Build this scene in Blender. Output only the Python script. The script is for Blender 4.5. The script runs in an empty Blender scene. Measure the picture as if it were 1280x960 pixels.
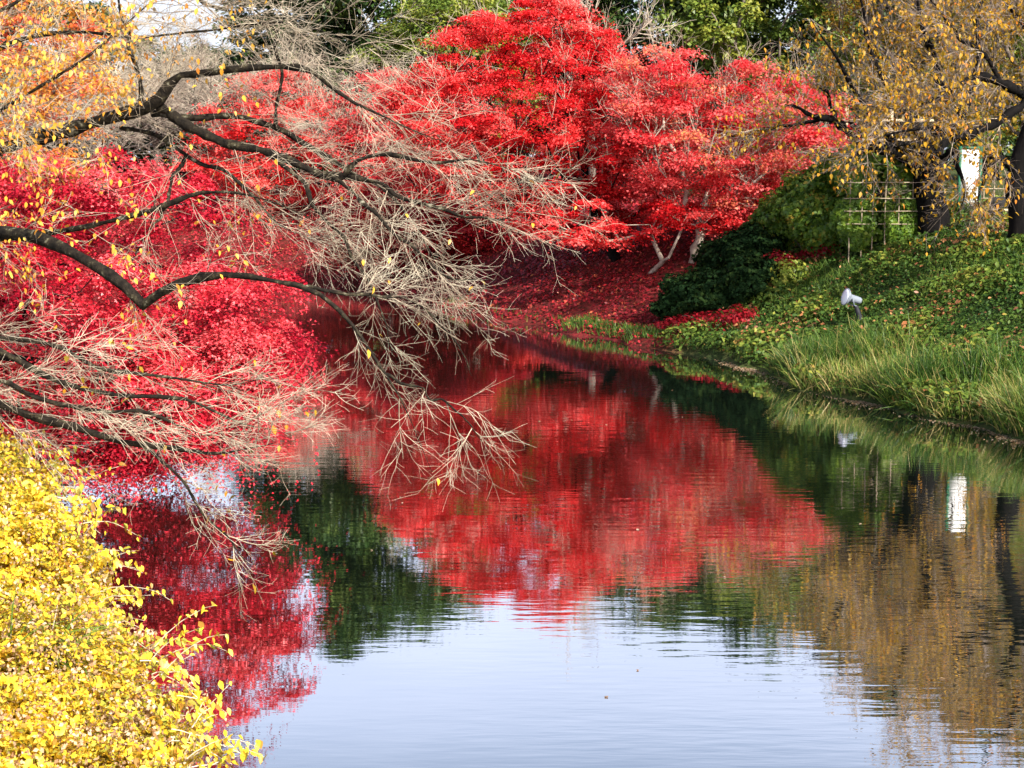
import bpy, math
import numpy as np
rng = np.random.default_rng(11)
SC = bpy.context.scene
COL = SC.collection
R_ = math.radians
# ------------------------------------------------------------------ camera, sky, sun, exposure
F, HZ, CH = 2030.0, 200.0, 5.0            # focal length in px of the 1280 px photo, horizon row, eye height
PITCH = math.atan((480 - HZ) / F)
cam = bpy.data.cameras.new('camera'); cam.sensor_width = 36; cam.lens = 18 / (640 / F)
cam.clip_start = 0.1; cam.clip_end = 6000
co = bpy.data.objects.new('camera', cam); COL.objects.link(co)
co.location = (0, 0, CH); co.rotation_euler = (math.pi / 2 - PITCH, 0, 0)
SC.camera = co
SUN = np.array((0.46, -0.68, 0.56)); SUN /= np.linalg.norm(SUN)
W = bpy.data.worlds.new('World'); SC.world = W; W.use_nodes = True
nt = W.node_tree
bg = nt.nodes['Background']
sky = nt.nodes.new('ShaderNodeTexSky'); sky.sky_type = 'NISHITA'; sky.sun_disc = False
sky.sun_elevation = math.asin(SUN[2]); sky.sun_rotation = math.atan2(SUN[0], SUN[1])
sky.dust_density = 4.0; sky.air_density = 1.0; sky.ozone_density = 1.0
# thin bright autumn haze and cloud low over the horizon, clear blue higher up
tcn = nt.nodes.new('ShaderNodeTexCoord'); sx = nt.nodes.new('ShaderNodeSeparateXYZ'); nt.links.new(tcn.outputs['Generated'], sx.inputs[0])
hr = nt.nodes.new('ShaderNodeMapRange'); hr.inputs[1].default_value = .46; hr.inputs[2].default_value = .28; hr.inputs[3].default_value = 0; hr.inputs[4].default_value = .85; hr.interpolation_type = 'SMOOTHSTEP'
nt.links.new(sx.outputs[2], hr.inputs[0])
cn = nt.nodes.new('ShaderNodeTexNoise'); cn.inputs['Scale'].default_value = 2.2; cn.inputs['Detail'].default_value = 6
mpn = nt.nodes.new('ShaderNodeMapping'); mpn.inputs['Scale'].default_value = (1, 1, 2.6); nt.links.new(tcn.outputs['Generated'], mpn.inputs[0]); nt.links.new(mpn.outputs[0], cn.inputs['Vector'])
cr = nt.nodes.new('ShaderNodeMapRange'); cr.inputs[1].default_value = .35; cr.inputs[2].default_value = .65; cr.inputs[3].default_value = .55; cr.inputs[4].default_value = 1.0
nt.links.new(cn.outputs[0], cr.inputs[0])
mm = nt.nodes.new('ShaderNodeMath'); mm.operation = 'MULTIPLY'; nt.links.new(hr.outputs[0], mm.inputs[0]); nt.links.new(cr.outputs[0], mm.inputs[1])
smx = nt.nodes.new('ShaderNodeMix'); smx.data_type = 'RGBA'; smx.inputs[7].default_value = (5.6, 6.1, 7.5, 1)
nt.links.new(mm.outputs[0], smx.inputs[0]); nt.links.new(sky.outputs[0], smx.inputs[6])
nt.links.new(smx.outputs[2], bg.inputs[0]); bg.inputs[1].default_value = 0.11
sl = bpy.data.lights.new('sun', 'SUN'); sl.energy = 5.0; sl.angle = R_(0.53); sl.color = (1.0, 0.95, 0.86)
so = bpy.data.objects.new('sun', sl); COL.objects.link(so)
from mathutils import Vector
so.rotation_euler = Vector(SUN).to_track_quat('Z', 'Y').to_euler()
SC.view_settings.view_transform = 'Standard'; SC.view_settings.look = 'None'
SC.view_settings.exposure = 1.1; SC.view_settings.gamma = 1.0
SC.render.engine = 'CYCLES'
SC.cycles.max_bounces = 8; SC.cycles.diffuse_bounces = 3; SC.cycles.glossy_bounces = 3
SC.cycles.transmission_bounces = 4; SC.cycles.transparent_max_bounces = 4

# ------------------------------------------------------------------ helpers: placing
def P(px, py, Y):
    d = np.array(((px - 640) / F, math.cos(PITCH) + (480 - py) / F * math.sin(PITCH), -math.sin(PITCH) + (480 - py) / F * math.cos(PITCH)))
    return np.array((0, 0, CH)) + d * (Y / d[1])
def PV(a):                                  # rows (px, py, Y)
    a = np.asarray(a, float)
    dx = (a[:, 0] - 640) / F; k = (480 - a[:, 1]) / F
    dy = math.cos(PITCH) + k * math.sin(PITCH); dz = -math.sin(PITCH) + k * math.cos(PITCH)
    s = a[:, 2] / dy
    return np.stack((dx * s, a[:, 2], CH + dz * s), 1)
def unit(v): return v / np.maximum(np.linalg.norm(v, axis=-1, keepdims=True), 1e-9)
def rnd(n, s=1.0): return rng.normal(0, s, (n, 3))

# ------------------------------------------------------------------ helpers: objects
def tag(o, label=None, cat=None, group=None, kind=None):
    if label: o['label'] = label
    if cat: o['category'] = cat
    if group: o['group'] = group
    if kind: o['kind'] = kind
    return o
def empty(name, loc, label, cat, group=None):
    o = bpy.data.objects.new(name, None); COL.objects.link(o); o.location = tuple(loc)
    o.empty_display_size = 0.2
    return tag(o, label, cat, group)
def mesh(name, V, Fs, mat, parent=None, tint=None, smooth=False):
    """Fs: list of (M,k) int arrays; world-space vertices"""
    V = np.asarray(V, np.float32)
    if parent is not None: V = V - np.array(parent.location, np.float32)
    me = bpy.data.meshes.new(name)
    Fs = [np.asarray(f, np.int32) for f in Fs if len(f)]
    nl = sum(f.size for f in Fs); nf = sum(len(f) for f in Fs)
    me.vertices.add(len(V)); me.vertices.foreach_set('co', V.ravel())
    me.loops.add(nl); me.loops.foreach_set('vertex_index', np.concatenate([f.ravel() for f in Fs]))
    tot = np.concatenate([np.full(len(f), f.shape[1], np.int32) for f in Fs])
    st = np.concatenate(([0], np.cumsum(tot)[:-1])).astype(np.int32)
    me.polygons.add(nf); me.polygons.foreach_set('loop_start', st); me.polygons.foreach_set('loop_total', tot)
    if smooth: me.polygons.foreach_set('use_smooth', np.ones(nf, bool))
    me.update(calc_edges=True)
    if tint is not None:
        at = me.attributes.new('tint', 'FLOAT', 'FACE'); at.data.foreach_set('value', np.asarray(tint, np.float32))
    me.materials.append(mat)
    o = bpy.data.objects.new(name, me); COL.objects.link(o)
    if parent is not None: o.parent = parent
    return o
def copy_tree(o, loc, rz, sc, label):
    c = o.copy(); COL.objects.link(c); c.location = tuple(loc); c.rotation_euler = (0, 0, rz); c.scale = (sc[0], sc[0], sc[1]); c['label'] = label
    for ch in list(o.children):
        k = ch.copy(); COL.objects.link(k); k.parent = c
        for g in list(ch.children):
            q = g.copy(); COL.objects.link(q); q.parent = k
    return c

# ------------------------------------------------------------------ helpers: geometry
def tubes(Pn, Rn, sides=4, base=0):
    """Pn (N,n,3), Rn (N,n) -> verts, quads"""
    N, n, _ = Pn.shape
    T = np.gradient(Pn, axis=1); T = unit(T)
    ref = np.zeros_like(T); ref[..., 2] = 1
    m0 = np.abs(T[:, :, 2]).mean(1) > 0.8
    ref[m0] = (0.9, 0.3, 0.1)
    A = unit(np.cross(T, ref)); B = np.cross(T, A)
    th = np.arange(sides) / sides * 2 * math.pi
    V = Pn[:, :, None, :] + Rn[:, :, None, None] * (np.cos(th)[None, None, :, None] * A[:, :, None, :] + np.sin(th)[None, None, :, None] * B[:, :, None, :])
    idx = np.arange(N * n * sides).reshape(N, n, sides) + base
    a = idx[:, :-1]; b = idx[:, 1:]
    q = np.stack((a, np.roll(a, -1, 2), np.roll(b, -1, 2), b), -1).reshape(-1, 4)
    return V.reshape(-1, 3), q
class MB:
    def __init__(s): s.V = []; s.F = []; s.n = 0; s.T = []
    def add(s, V, Fq, t=None):
        s.V.append(np.asarray(V, float)); s.F.append(np.asarray(Fq, int) + s.n); s.n += len(V)
        s.T.append(np.full(len(Fq), .5) if t is None else np.asarray(t, float))
    def tube(s, pts, rad, sides=8):
        pts = np.asarray(pts, float)[None]; rad = np.broadcast_to(np.asarray(rad, float), pts.shape[1])[None]
        V, q = tubes(pts, rad, sides); s.add(V, q)
        n = pts.shape[1]
        s.cap(V[:sides][::-1]); s.cap(V[-sides:])
    def cap(s, ring):
        k = len(ring); c = ring.mean(0)
        V = np.vstack((ring, c)); s.add(V, [(i, (i + 1) % k, k, k) for i in range(k)])
    def tubesN(s, Pn, Rn, sides=4):
        if len(Pn): V, q = tubes(Pn, Rn, sides); s.add(V, q)
    def box(s, c, d, rz=0.0):
        h = np.array(d) / 2; c = np.array(c, float)
        k = np.array([(x, y, z) for x in (-1, 1) for y in (-1, 1) for z in (-1, 1)], float) * h
        cs, sn = math.cos(rz), math.sin(rz)
        k = np.stack((k[:, 0] * cs - k[:, 1] * sn, k[:, 0] * sn + k[:, 1] * cs, k[:, 2]), 1) + c
        s.add(k, [(0, 1, 3, 2), (4, 6, 7, 5), (0, 4, 5, 1), (2, 3, 7, 6), (0, 2, 6, 4), (1, 5, 7, 3)])
    def build(s, name, mat, parent=None, smooth=False):
        V = np.vstack(s.V); q = np.vstack(s.F); t = np.concatenate(s.T)
        tri = q[:, 2] == q[:, 3]
        return mesh(name, V, [q[~tri], q[tri][:, :3]], mat, parent, np.concatenate((t[~tri], t[tri])), smooth)

TPL = {
 'diamond': (np.array([(0, -.5, 0), (.33, 0, .07), (0, .5, -.04), (-.33, 0, .07)]), np.array([(0, 1, 2, 3)])),
 'oval': (np.array([(0, -.5, 0), (.27, -.18, .09), (.2, .2, .07), (0, .55, -.07), (-.2, .2, .07), (-.27, -.18, .09), (0, 0, 0)]),
          np.array([(0, 1, 2, 6), (6, 2, 3, 4), (0, 6, 4, 5)])),
}
def _maple():
    V = []; Q = []
    for a, l, w in ((0, .62, .15), (62, .52, .14), (-62, .52, .14), (118, .34, .11), (-118, .34, .11)):
        c, s = math.cos(R_(a)), math.sin(R_(a)); b = len(V)
        for x, y, z in ((0, -.04, 0), (w, l * .5, .05), (0, l, -.07), (-w, l * .5, .05)):
            V.append((x * c + y * s, -x * s + y * c, z))
        Q.append((b, b + 1, b + 2, b + 3))
    return np.array(V), np.array(Q)
TPL['maple'] = _maple()
m3 = TPL['maple']; TPL['maple3'] = (m3[0][:12], m3[1][:3])
def leaves(C, Nrm, size, tpl='diamond', tint=None, along=None):
    """one leaf per row of C, facing Nrm"""
    n = len(C); tv, tf = TPL[tpl]
    Z = unit(Nrm); d = rnd(n) if along is None else along + rnd(n, .3)
    Yv = unit(d - (d * Z).sum(1, keepdims=True) * Z); X = np.cross(Yv, Z)
    size = np.broadcast_to(size, n)[:, None, None]
    V = C[:, None, :] + size * (tv[None, :, 0:1] * X[:, None] + tv[None, :, 1:2] * Yv[:, None] + tv[None, :, 2:3] * Z[:, None])
    f = (np.arange(n)[:, None, None] * len(tv) + tf[None]).reshape(-1, tf.shape[1])
    t = np.full(n, .5) if tint is None else tint
    return V.reshape(-1, 3), f, np.repeat(t, len(tf))
def ribbons(Pn, Wn):
    """flat blades (N,n,3), half widths (N,n)"""
    N, n, _ = Pn.shape
    T = unit(np.gradient(Pn, axis=1)); a = rng.uniform(0, 2 * math.pi, N)
    S = np.stack((np.cos(a), np.sin(a), np.zeros(N)), 1)[:, None, :]
    S = unit(S - (S * T).sum(-1, keepdims=True) * T)
    V = np.stack((Pn - S * Wn[..., None], Pn + S * Wn[..., None]), 2)
    i = np.arange(N * n * 2).reshape(N, n, 2)
    q = np.stack((i[:, :-1, 0], i[:, :-1, 1], i[:, 1:, 1], i[:, 1:, 0]), -1).reshape(-1, 4)
    return V.reshape(-1, 3), q
def grow(S, D, L, n, droop=0.0, wander=.25, pull=None):
    """shoots from S along D; droop bends them down, pull toward a direction"""
    N = len(S); out = np.zeros((N, n, 3)); out[:, 0] = S; d = unit(D)
    for i in range(1, n):
        d = d + rnd(N, wander / math.sqrt(n))
        d[:, 2] -= np.broadcast_to(droop, N) / n
        if pull is not None: d = d + np.asarray(pull) / n
        d = unit(d); out[:, i] = out[:, i - 1] + d * (L / (n - 1))[:, None]
    return out
def sprout(Pn, per, t0=.15, t1=1.0, amin=30, amax=65, up=0.0, side=None):
    """child start points and directions on parents"""
    N, n, _ = Pn.shape
    par = np.repeat(np.arange(N), per); t = rng.uniform(t0, t1, len(par)) * (n - 1.001)
    i = t.astype(int); f = (t - i)[:, None]
    S = Pn[par, i] * (1 - f) + Pn[par, i + 1] * f
    T = unit(Pn[par, i + 1] - Pn[par, i])
    q = rnd(len(par)); q[:, 2] += up
    if side is not None: q = q + np.asarray(side)
    q = unit(q - (q * T).sum(1, keepdims=True) * T)
    a = np.radians(rng.uniform(amin, amax, len(par)))[:, None]
    return S, T * np.cos(a) + q * np.sin(a), t / (n - 1), par
def resample(pts, n):
    pts = np.asarray(pts, float)
    # catmull-rom through the points
    p = np.vstack((2 * pts[0] - pts[1], pts, 2 * pts[-1] - pts[-2]))
    out = []
    for k in range(1, len(p) - 2):
        t = np.linspace(0, 1, 12, endpoint=False)[:, None]
        out.append(.5 * ((2 * p[k]) + (-p[k - 1] + p[k + 1]) * t + (2 * p[k - 1] - 5 * p[k] + 4 * p[k + 1] - p[k + 2]) * t ** 2 + (-p[k - 1] + 3 * p[k] - 3 * p[k + 1] + p[k + 2]) * t ** 3))
    c = np.vstack(out + [p[-2][None]])
    s = np.concatenate(([0], np.cumsum(np.linalg.norm(np.diff(c[:, :3], axis=0), axis=1))))
    u = np.linspace(0, s[-1], n)
    return np.stack([np.interp(u, s, c[:, k]) for k in range(c.shape[1])], 1)

# ------------------------------------------------------------------ materials
def new_mat(name):
    m = bpy.data.materials.new(name); m.use_nodes = True
    t = m.node_tree; t.nodes.clear()
    return m, t, t.nodes.new, t.links.new
def ramp(nd, stops):
    r = nd('ShaderNodeValToRGB'); e = r.color_ramp.elements
    while len(e) < len(stops): e.new(.5)
    for k, (p, c) in enumerate(stops): e[k].position = p; e[k].color = (*c, 1)
    return r
def leaf_mat(name, stops, trans=.35, rough=.45, spec=.35, jitter=.12):
    m, t, nd, ln = new_mat(name)
    a = nd('ShaderNodeAttribute'); a.attribute_name = 'tint'
    g = nd('ShaderNodeTexCoord'); nz = nd('ShaderNodeTexNoise'); nz.inputs['Scale'].default_value = 2.2; nz.inputs['Detail'].default_value = 2
    ln(g.outputs['Object'], nz.inputs['Vector'])
    ma = nd('ShaderNodeMath'); ma.operation = 'MULTIPLY_ADD'; ma.inputs[1].default_value = jitter * 2; ln(nz.outputs[0], ma.inputs[0])
    sb = nd('ShaderNodeMath'); sb.operation = 'SUBTRACT'; sb.inputs[1].default_value = jitter
    ln(a.outputs['Fac'], sb.inputs[0]); ln(sb.outputs[0], ma.inputs[2])
    r = ramp(nd, stops); ln(ma.outputs[0], r.inputs[0])
    p = nd('ShaderNodeBsdfPrincipled'); p.inputs['Roughness'].default_value = rough; p.inputs['Specular IOR Level'].default_value = spec
    tr = nd('ShaderNodeBsdfTranslucent'); mx = nd('ShaderNodeMixShader'); mx.inputs[0].default_value = trans
    o = nd('ShaderNodeOutputMaterial')
    ln(r.outputs[0], p.inputs['Base Color']); ln(r.outputs[0], tr.inputs['Color'])
    ln(p.outputs[0], mx.inputs[1]); ln(tr.outputs[0], mx.inputs[2]); ln(mx.outputs[0], o.inputs[0])
    return m
def noise_mat(name, stops, scale=6, rough=.85, detail=6, stretch=None, bump=.3, bscale=None, spec=.25):
    m, t, nd, ln = new_mat(name)
    g = nd('ShaderNodeTexCoord'); mp = nd('ShaderNodeMapping'); ln(g.outputs['Object'], mp.inputs[0])
    if stretch: mp.inputs['Scale'].default_value = stretch
    nz = nd('ShaderNodeTexNoise'); nz.inputs['Scale'].default_value = scale; nz.inputs['Detail'].default_value = detail
    nz.inputs['Roughness'].default_value = .65; ln(mp.outputs[0], nz.inputs['Vector'])
    r = ramp(nd, stops); ln(nz.outputs[0], r.inputs[0])
    p = nd('ShaderNodeBsdfPrincipled'); p.inputs['Roughness'].default_value = rough; p.inputs['Specular IOR Level'].default_value = spec
    ln(r.outputs[0], p.inputs['Base Color'])
    if bump:
        b = nd('ShaderNodeBump'); b.inputs['Strength'].default_value = bump; b.inputs['Distance'].default_value = .03
        ln(nz.outputs[0], b.inputs['Height']); ln(b.outputs[0], p.inputs['Normal'])
    o = nd('ShaderNodeOutputMaterial'); ln(p.outputs[0], o.inputs[0])
    return m
M = {}
M['scarlet'] = leaf_mat('scarlet_leaf', [(0, (.36, .004, .008)), (.3, (.62, .011, .016)), (.58, (.78, .042, .044)), (1, (.85, .25, .22))], spec=.3, trans=.45)  # pale pink top stop puts sun glints into the leaf colour
M['crimson'] = leaf_mat('crimson_leaf', [(0, (.10, .002, .010)), (.3, (.36, .006, .022)), (.6, (.68, .024, .046)), (.82, (.80, .11, .125)), (1, (.85, .33, .32))], spec=.3, trans=.32)  # dark stop stands for shaded gaps between pads, pink tops for sunlit highlights
M['pinkred'] = leaf_mat('pink_red_leaf', [(0, (.42, .008, .014)), (.34, (.71, .038, .046)), (.68, (.81, .16, .15)), (1, (.70, .32, .08))], spec=.3, trans=.45)
M['deepred'] = leaf_mat('deep_red_leaf', [(0, (.18, .004, .010)), (.5, (.40, .010, .018)), (1, (.60, .05, .03))])
M['orange'] = leaf_mat('orange_leaf', [(0, (.56, .03, .03)), (.25, (.66, .09, .06)), (.5, (.68, .26, .04)), (.75, (.74, .42, .07)), (1, (.66, .08, .09))])
M['amber'] = leaf_mat('amber_leaf', [(0, (.50, .14, .02)), (.4, (.70, .32, .03)), (.8, (.80, .50, .07)), (1, (.70, .18, .05))])
M['gold'] = leaf_mat('gold_leaf', [(0, (.09, .08, .012)), (.35, (.28, .17, .014)), (.7, (.54, .29, .02)), (1, (.54, .16, .02))], spec=.2)
M['yellow'] = leaf_mat('yellow_leaf', [(0, (.16, .08, .03)), (.16, (.40, .20, .03)), (.27, (.30, .33, .05)), (.36, (.46, .42, .04)), (.42, (.72, .44, .03)), (.6, (.82, .60, .04)), (.85, (.86, .70, .10)), (1, (.76, .62, .38))], trans=.4, jitter=.3)
M['dried'] = leaf_mat('dried_seed_head', [(0, (.28, .14, .06)), (.5, (.52, .34, .20)), (1, (.66, .52, .38))])
M['green'] = leaf_mat('evergreen_leaf', [(0, (.012, .03, .010)), (.5, (.035, .075, .016)), (1, (.13, .17, .03))], trans=.2)
M['yewgreen'] = leaf_mat('dark_green_leaf', [(0, (.004, .014, .005)), (.6, (.012, .032, .009)), (1, (.04, .07, .015))], trans=.15, spec=.06, rough=.7)
M['limegreen'] = leaf_mat('yellow_green_leaf', [(0, (.04, .09, .015)), (.5, (.16, .22, .03)), (1, (.36, .34, .05))])
M['hedge'] = leaf_mat('hedge_leaf', [(0, (.02, .055, .008)), (.5, (.085, .17, .018)), (.85, (.20, .29, .03)), (1, (.44, .28, .04))])
M['cover'] = leaf_mat('ground_cover_leaf', [(0, (.018, .045, .012)), (.4, (.05, .10, .018)), (.72, (.11, .16, .025)), (.9, (.26, .26, .045)), (1, (.32, .12, .05))], trans=.25, spec=.12)
M['drybrown'] = leaf_mat('dry_brown_leaf', [(0, (.10, .04, .02)), (.5, (.24, .09, .035)), (1, (.42, .20, .08))], trans=.1)
M['grass'] = leaf_mat('grass_blade', [(0, (.02, .06, .010)), (.45, (.06, .13, .018)), (.8, (.18, .25, .035)), (1, (.42, .32, .12))], trans=.3)
M['fallen'] = leaf_mat('fallen_red_leaf', [(0, (.07, .010, .010)), (.4, (.22, .010, .018)), (.75, (.38, .022, .028)), (1, (.34, .13, .05))], trans=.1)
M['bark'] = noise_mat('dark_bark', [(.35, (.006, .005, .004)), (.52, (.018, .014, .010)), (.60, (.045, .038, .022)), (.65, (.15, .14, .10)), (.8, (.30, .29, .23))], scale=11, bump=.9, spec=.1)
M['trunkbark'] = noise_mat('blackish_bark', [(.3, (.002, .002, .002)), (.6, (.006, .005, .005)), (.9, (.02, .017, .014))], scale=7, stretch=(1, 1, .35), bump=1.0, spec=.08)  # near-black bark tone for the dark trunks
M['palebark'] = noise_mat('pale_maple_bark', [(.3, (.16, .12, .09)), (.55, (.36, .30, .24)), (.75, (.55, .48, .40))], scale=5, bump=.4)
M['midbark'] = noise_mat('grey_brown_bark', [(.3, (.05, .04, .035)), (.55, (.15, .12, .10)), (.75, (.30, .26, .21))], scale=7, bump=.4)
M['twig'] = noise_mat('pale_twig', [(.3, (.12, .092, .064)), (.45, (.34, .275, .20)), (.6, (.64, .56, .43))], scale=2.5, bump=0)
M['branchlet'] = noise_mat('branchlet_bark', [(.3, (.07, .055, .04)), (.5, (.22, .17, .125)), (.65, (.46, .38, .28))], scale=4, bump=0)
M['greytwig'] = noise_mat('grey_twig', [(.3, (.22, .18, .14)), (.55, (.40, .34, .27)), (.75, (.55, .49, .40))], scale=1.5, bump=0)
M['browntwig'] = noise_mat('brown_twig', [(.3, (.06, .042, .035)), (.5, (.17, .13, .105)), (.68, (.42, .34, .29))], scale=2, bump=0)
M['bamboo'] = noise_mat('weathered_bamboo', [(.3, (.20, .15, .10)), (.7, (.46, .38, .26))], scale=8, bump=.1, rough=.6)
M['timber'] = noise_mat('pale_timber', [(.3, (.26, .19, .12)), (.7, (.50, .40, .27))], scale=8, bump=.1)
M['darkwood'] = noise_mat('dark_boards', [(.3, (.008, .009, .010)), (.7, (.022, .022, .022))], scale=6, bump=.2)
M['white'] = noise_mat('white_paint', [(.3, (.74, .75, .76)), (.7, (.82, .82, .82))], scale=3, bump=0, rough=.5)
M['greenpaint'] = noise_mat('green_paint', [(.3, (.008, .07, .035)), (.7, (.015, .12, .06))], scale=4, bump=0, rough=.5)
M['teal'] = noise_mat('teal_cloth', [(.3, (.01, .16, .13)), (.7, (.02, .24, .19))], scale=4, bump=0, rough=.6)
M['greymetal'] = noise_mat('grey_metal', [(.3, (.13, .15, .19)), (.7, (.22, .25, .30))], scale=9, bump=0, rough=.4, spec=.5)
M['blackpaint'] = noise_mat('black_paint', [(.3, (.010, .010, .014)), (.7, (.03, .03, .04))], scale=9, bump=0, rough=.5)
M['lens'] = noise_mat('frosted_lens', [(.3, (.78, .80, .84)), (.7, (.84, .85, .88))], scale=5, bump=0, rough=.25, spec=.5)

def ground_mat():
    m, t, nd, ln = new_mat('bank_soil')
    g = nd('ShaderNodeTexCoord'); nz = nd('ShaderNodeTexNoise'); nz.inputs['Scale'].default_value = 5; nz.inputs['Detail'].default_value = 8; nz.inputs['Roughness'].default_value = .7
    ln(g.outputs['Object'], nz.inputs['Vector'])
    r1 = ramp(nd, [(.3, (.018, .030, .010)), (.5, (.045, .065, .018)), (.68, (.09, .08, .03)), (.8, (.13, .07, .03))])
    r2 = ramp(nd, [(.3, (.03, .014, .008)), (.48, (.09, .018, .014)), (.6, (.20, .018, .022)), (.72, (.05, .05, .02))])
    ln(nz.outputs[0], r1.inputs[0]); ln(nz.outputs[0], r2.inputs[0])
    a = nd('ShaderNodeAttribute'); a.attribute_name = 'litter'
    mx = nd('ShaderNodeMix'); mx.data_type = 'RGBA'
    ln(a.outputs['Fac'], mx.inputs[0]); ln(r1.outputs[0], mx.inputs[6]); ln(r2.outputs[0], mx.inputs[7])
    p = nd('ShaderNodeBsdfPrincipled'); p.inputs['Roughness'].default_value = .95; p.inputs['Specular IOR Level'].default_value = .1
    b = nd('ShaderNodeBump'); b.inputs['Strength'].default_value = .7; b.inputs['Distance'].default_value = .08
    ln(nz.outputs[0], b.inputs['Height']); ln(b.outputs[0], p.inputs['Normal'])
    ln(mx.outputs[2], p.inputs['Base Color'])
    o = nd('ShaderNodeOutputMaterial'); ln(p.outputs[0], o.inputs[0])
    return m
def water_mat():
    m, t, nd, ln = new_mat('moat_water')
    g = nd('ShaderNodeTexCoord')
    def wave(sc, stretch, detail):
        mp = nd('ShaderNodeMapping'); mp.inputs['Scale'].default_value = stretch; mp.inputs['Rotation'].default_value = (0, 0, R_(4))
        ln(g.outputs['Object'], mp.inputs[0])
        n = nd('ShaderNodeTexNoise'); n.inputs['Scale'].default_value = sc; n.inputs['Detail'].default_value = detail
        ln(mp.outputs[0], n.inputs['Vector']); return n
    n1 = wave(6.5, (.22, 1, 1), 2); n2 = wave(1.1, (.45, 1, 1), 2); n3 = wave(.09, (1, .6, 1), 2)
    r3 = ramp(nd, [(.38, (.12, .12, .12)), (.60, (1, 1, 1))]); ln(n3.outputs[0], r3.inputs[0])
    mul = nd('ShaderNodeMath'); mul.operation = 'MULTIPLY'; ln(n1.outputs[0], mul.inputs[0]); ln(r3.outputs[0], mul.inputs[1])
    b1 = nd('ShaderNodeBump'); b1.inputs['Strength'].default_value = 1; b1.inputs['Distance'].default_value = .0024
    ln(mul.outputs[0], b1.inputs['Height'])
    b2 = nd('ShaderNodeBump'); b2.inputs['Strength'].default_value = 1; b2.inputs['Distance'].default_value = .0022
    ln(n2.outputs[0], b2.inputs['Height']); ln(b1.outputs[0], b2.inputs['Normal'])
    gl = nd('ShaderNodeBsdfGlossy'); gl.inputs['Roughness'].default_value = .018; gl.inputs['Color'].default_value = (.97, .97, 1, 1)
    df = nd('ShaderNodeBsdfDiffuse'); df.inputs['Color'].default_value = (.006, .010, .007, 1)
    lw = nd('ShaderNodeLayerWeight'); lw.inputs[0].default_value = .5
    rr = ramp(nd, [(0, (.03, .03, .03)), (.5, (.18, .18, .18)), (.66, (.66, .66, .66)), (.80, (.78, .78, .78)), (.9, (.84, .84, .84)), (1, (.95, .95, .95))])
    ln(lw.outputs['Facing'], rr.inputs[0])
    mx = nd('ShaderNodeMixShader'); ln(rr.outputs[0], mx.inputs[0]); ln(df.outputs[0], mx.inputs[1]); ln(gl.outputs[0], mx.inputs[2])
    ln(b2.outputs[0], gl.inputs['Normal'])
    o = nd('ShaderNodeOutputMaterial'); ln(mx.outputs[0], o.inputs[0])
    return m

# ------------------------------------------------------------------ the setting: moat banks and water
RSH = [(13, -60), (12.5, 6), (11.2, 18), (9.9, 26), (9.1, 30), (7.6, 33.2), (6.4, 36.5), (5.4, 41), (3.6, 44.3), (1.5, 48), (-1.3, 52.5), (-4.2, 60), (-6.8, 66), (-9.0, 67.5), (-23, 73), (-60, 79), (-110, 84)]
LSH = [(-110, 62), (-60, 57), (-36, 55), (-22, 51), (-14, 44), (-10.2, 36), (-8.6, 29), (-7.2, 23), (-5.4, 18), (-3.9, 14), (-2.6, 11), (-1.9, 9), (-1.6, 6), (-3, -60)]
POLY = np.array(RSH + LSH, float)
def shore_dist(x, y):
    """signed distance to the water's edge: + on land"""
    x = np.asarray(x, float); y = np.asarray(y, float); sh = x.shape; x = x.ravel(); y = y.ravel()
    d = np.full(x.shape, 1e9); ins = np.zeros(x.shape, bool); n = len(POLY)
    for i in range(n):
        a = POLY[i]; b = POLY[(i + 1) % n]; e = b - a; L = e @ e
        t = np.clip(((x - a[0]) * e[0] + (y - a[1]) * e[1]) / L, 0, 1)
        d = np.minimum(d, np.hypot(x - a[0] - t * e[0], y - a[1] - t * e[1]))
        c = (a[1] > y) != (b[1] > y)
        with np.errstate(divide='ignore', invalid='ignore'):
            xi = a[0] + (y - a[1]) / (b[1] - a[1] if b[1] != a[1] else 1e-9) * e[0]
        ins ^= c & (x < xi)
    return np.where(ins, -d, d).reshape(sh)
def height(x, y):
    x = np.asarray(x, float); y = np.asarray(y, float)
    d = shore_dist(x, y)
    wob = .35 * np.sin(x * 1.3 + .7 * np.sin(y * .9)) * np.sin(y * 1.1 + .5) + .16 * np.sin(x * 3.1 + 1) * np.sin(y * 2.7)
    dd = d + wob * np.clip(1 - np.abs(d) / 4, 0, 1)
    t = np.clip((dd + .2) / 9.0, 0, 1)
    h = 3.35 * (0.45 * t + 0.55 * t * t * (3 - 2 * t)) + .15 * np.clip((dd + .2) * 5, 0, 1) + .10 * wob * np.clip(d / 2, 0, 1)
    h = h + np.clip((d - 12) / 40, 0, 1) * .8
    return np.where(dd > -.2, h, np.maximum((dd + .2) * .5, -1.6))
def axis(lo, hi, step, far, n):
    g = np.geomspace(step * 2, far, n)
    return np.concatenate((lo - g[::-1], np.arange(lo, hi, step), hi + g))
gx = axis(-40, 30, .35, 1800, 26); gy = axis(2, 82, .35, 1800, 26)
GX, GY = np.meshgrid(gx, gy, indexing='ij')
GZ = height(GX, GY)
nx, ny = GX.shape
ii = np.arange(nx * ny).reshape(nx, ny)
gq = np.stack((ii[:-1, :-1], ii[1:, :-1], ii[1:, 1:], ii[:-1, 1:]), -1).reshape(-1, 4)
M['ground'] = ground_mat()
ground = mesh('ground', np.stack((GX, GY, GZ), -1).reshape(-1, 3), [gq], M['ground'], smooth=True)
def litter(x, y): return np.clip(((y - 44) - 1.25 * (x - 4.8) + 2) / 3.0, 0, 1) * np.clip((8 - x) / 2, 0, 1) * (y > 38)
lit = np.clip(litter(GX, GY) + (GX < -5) * (GY > 14) * .8, 0, 1).ravel()
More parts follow.
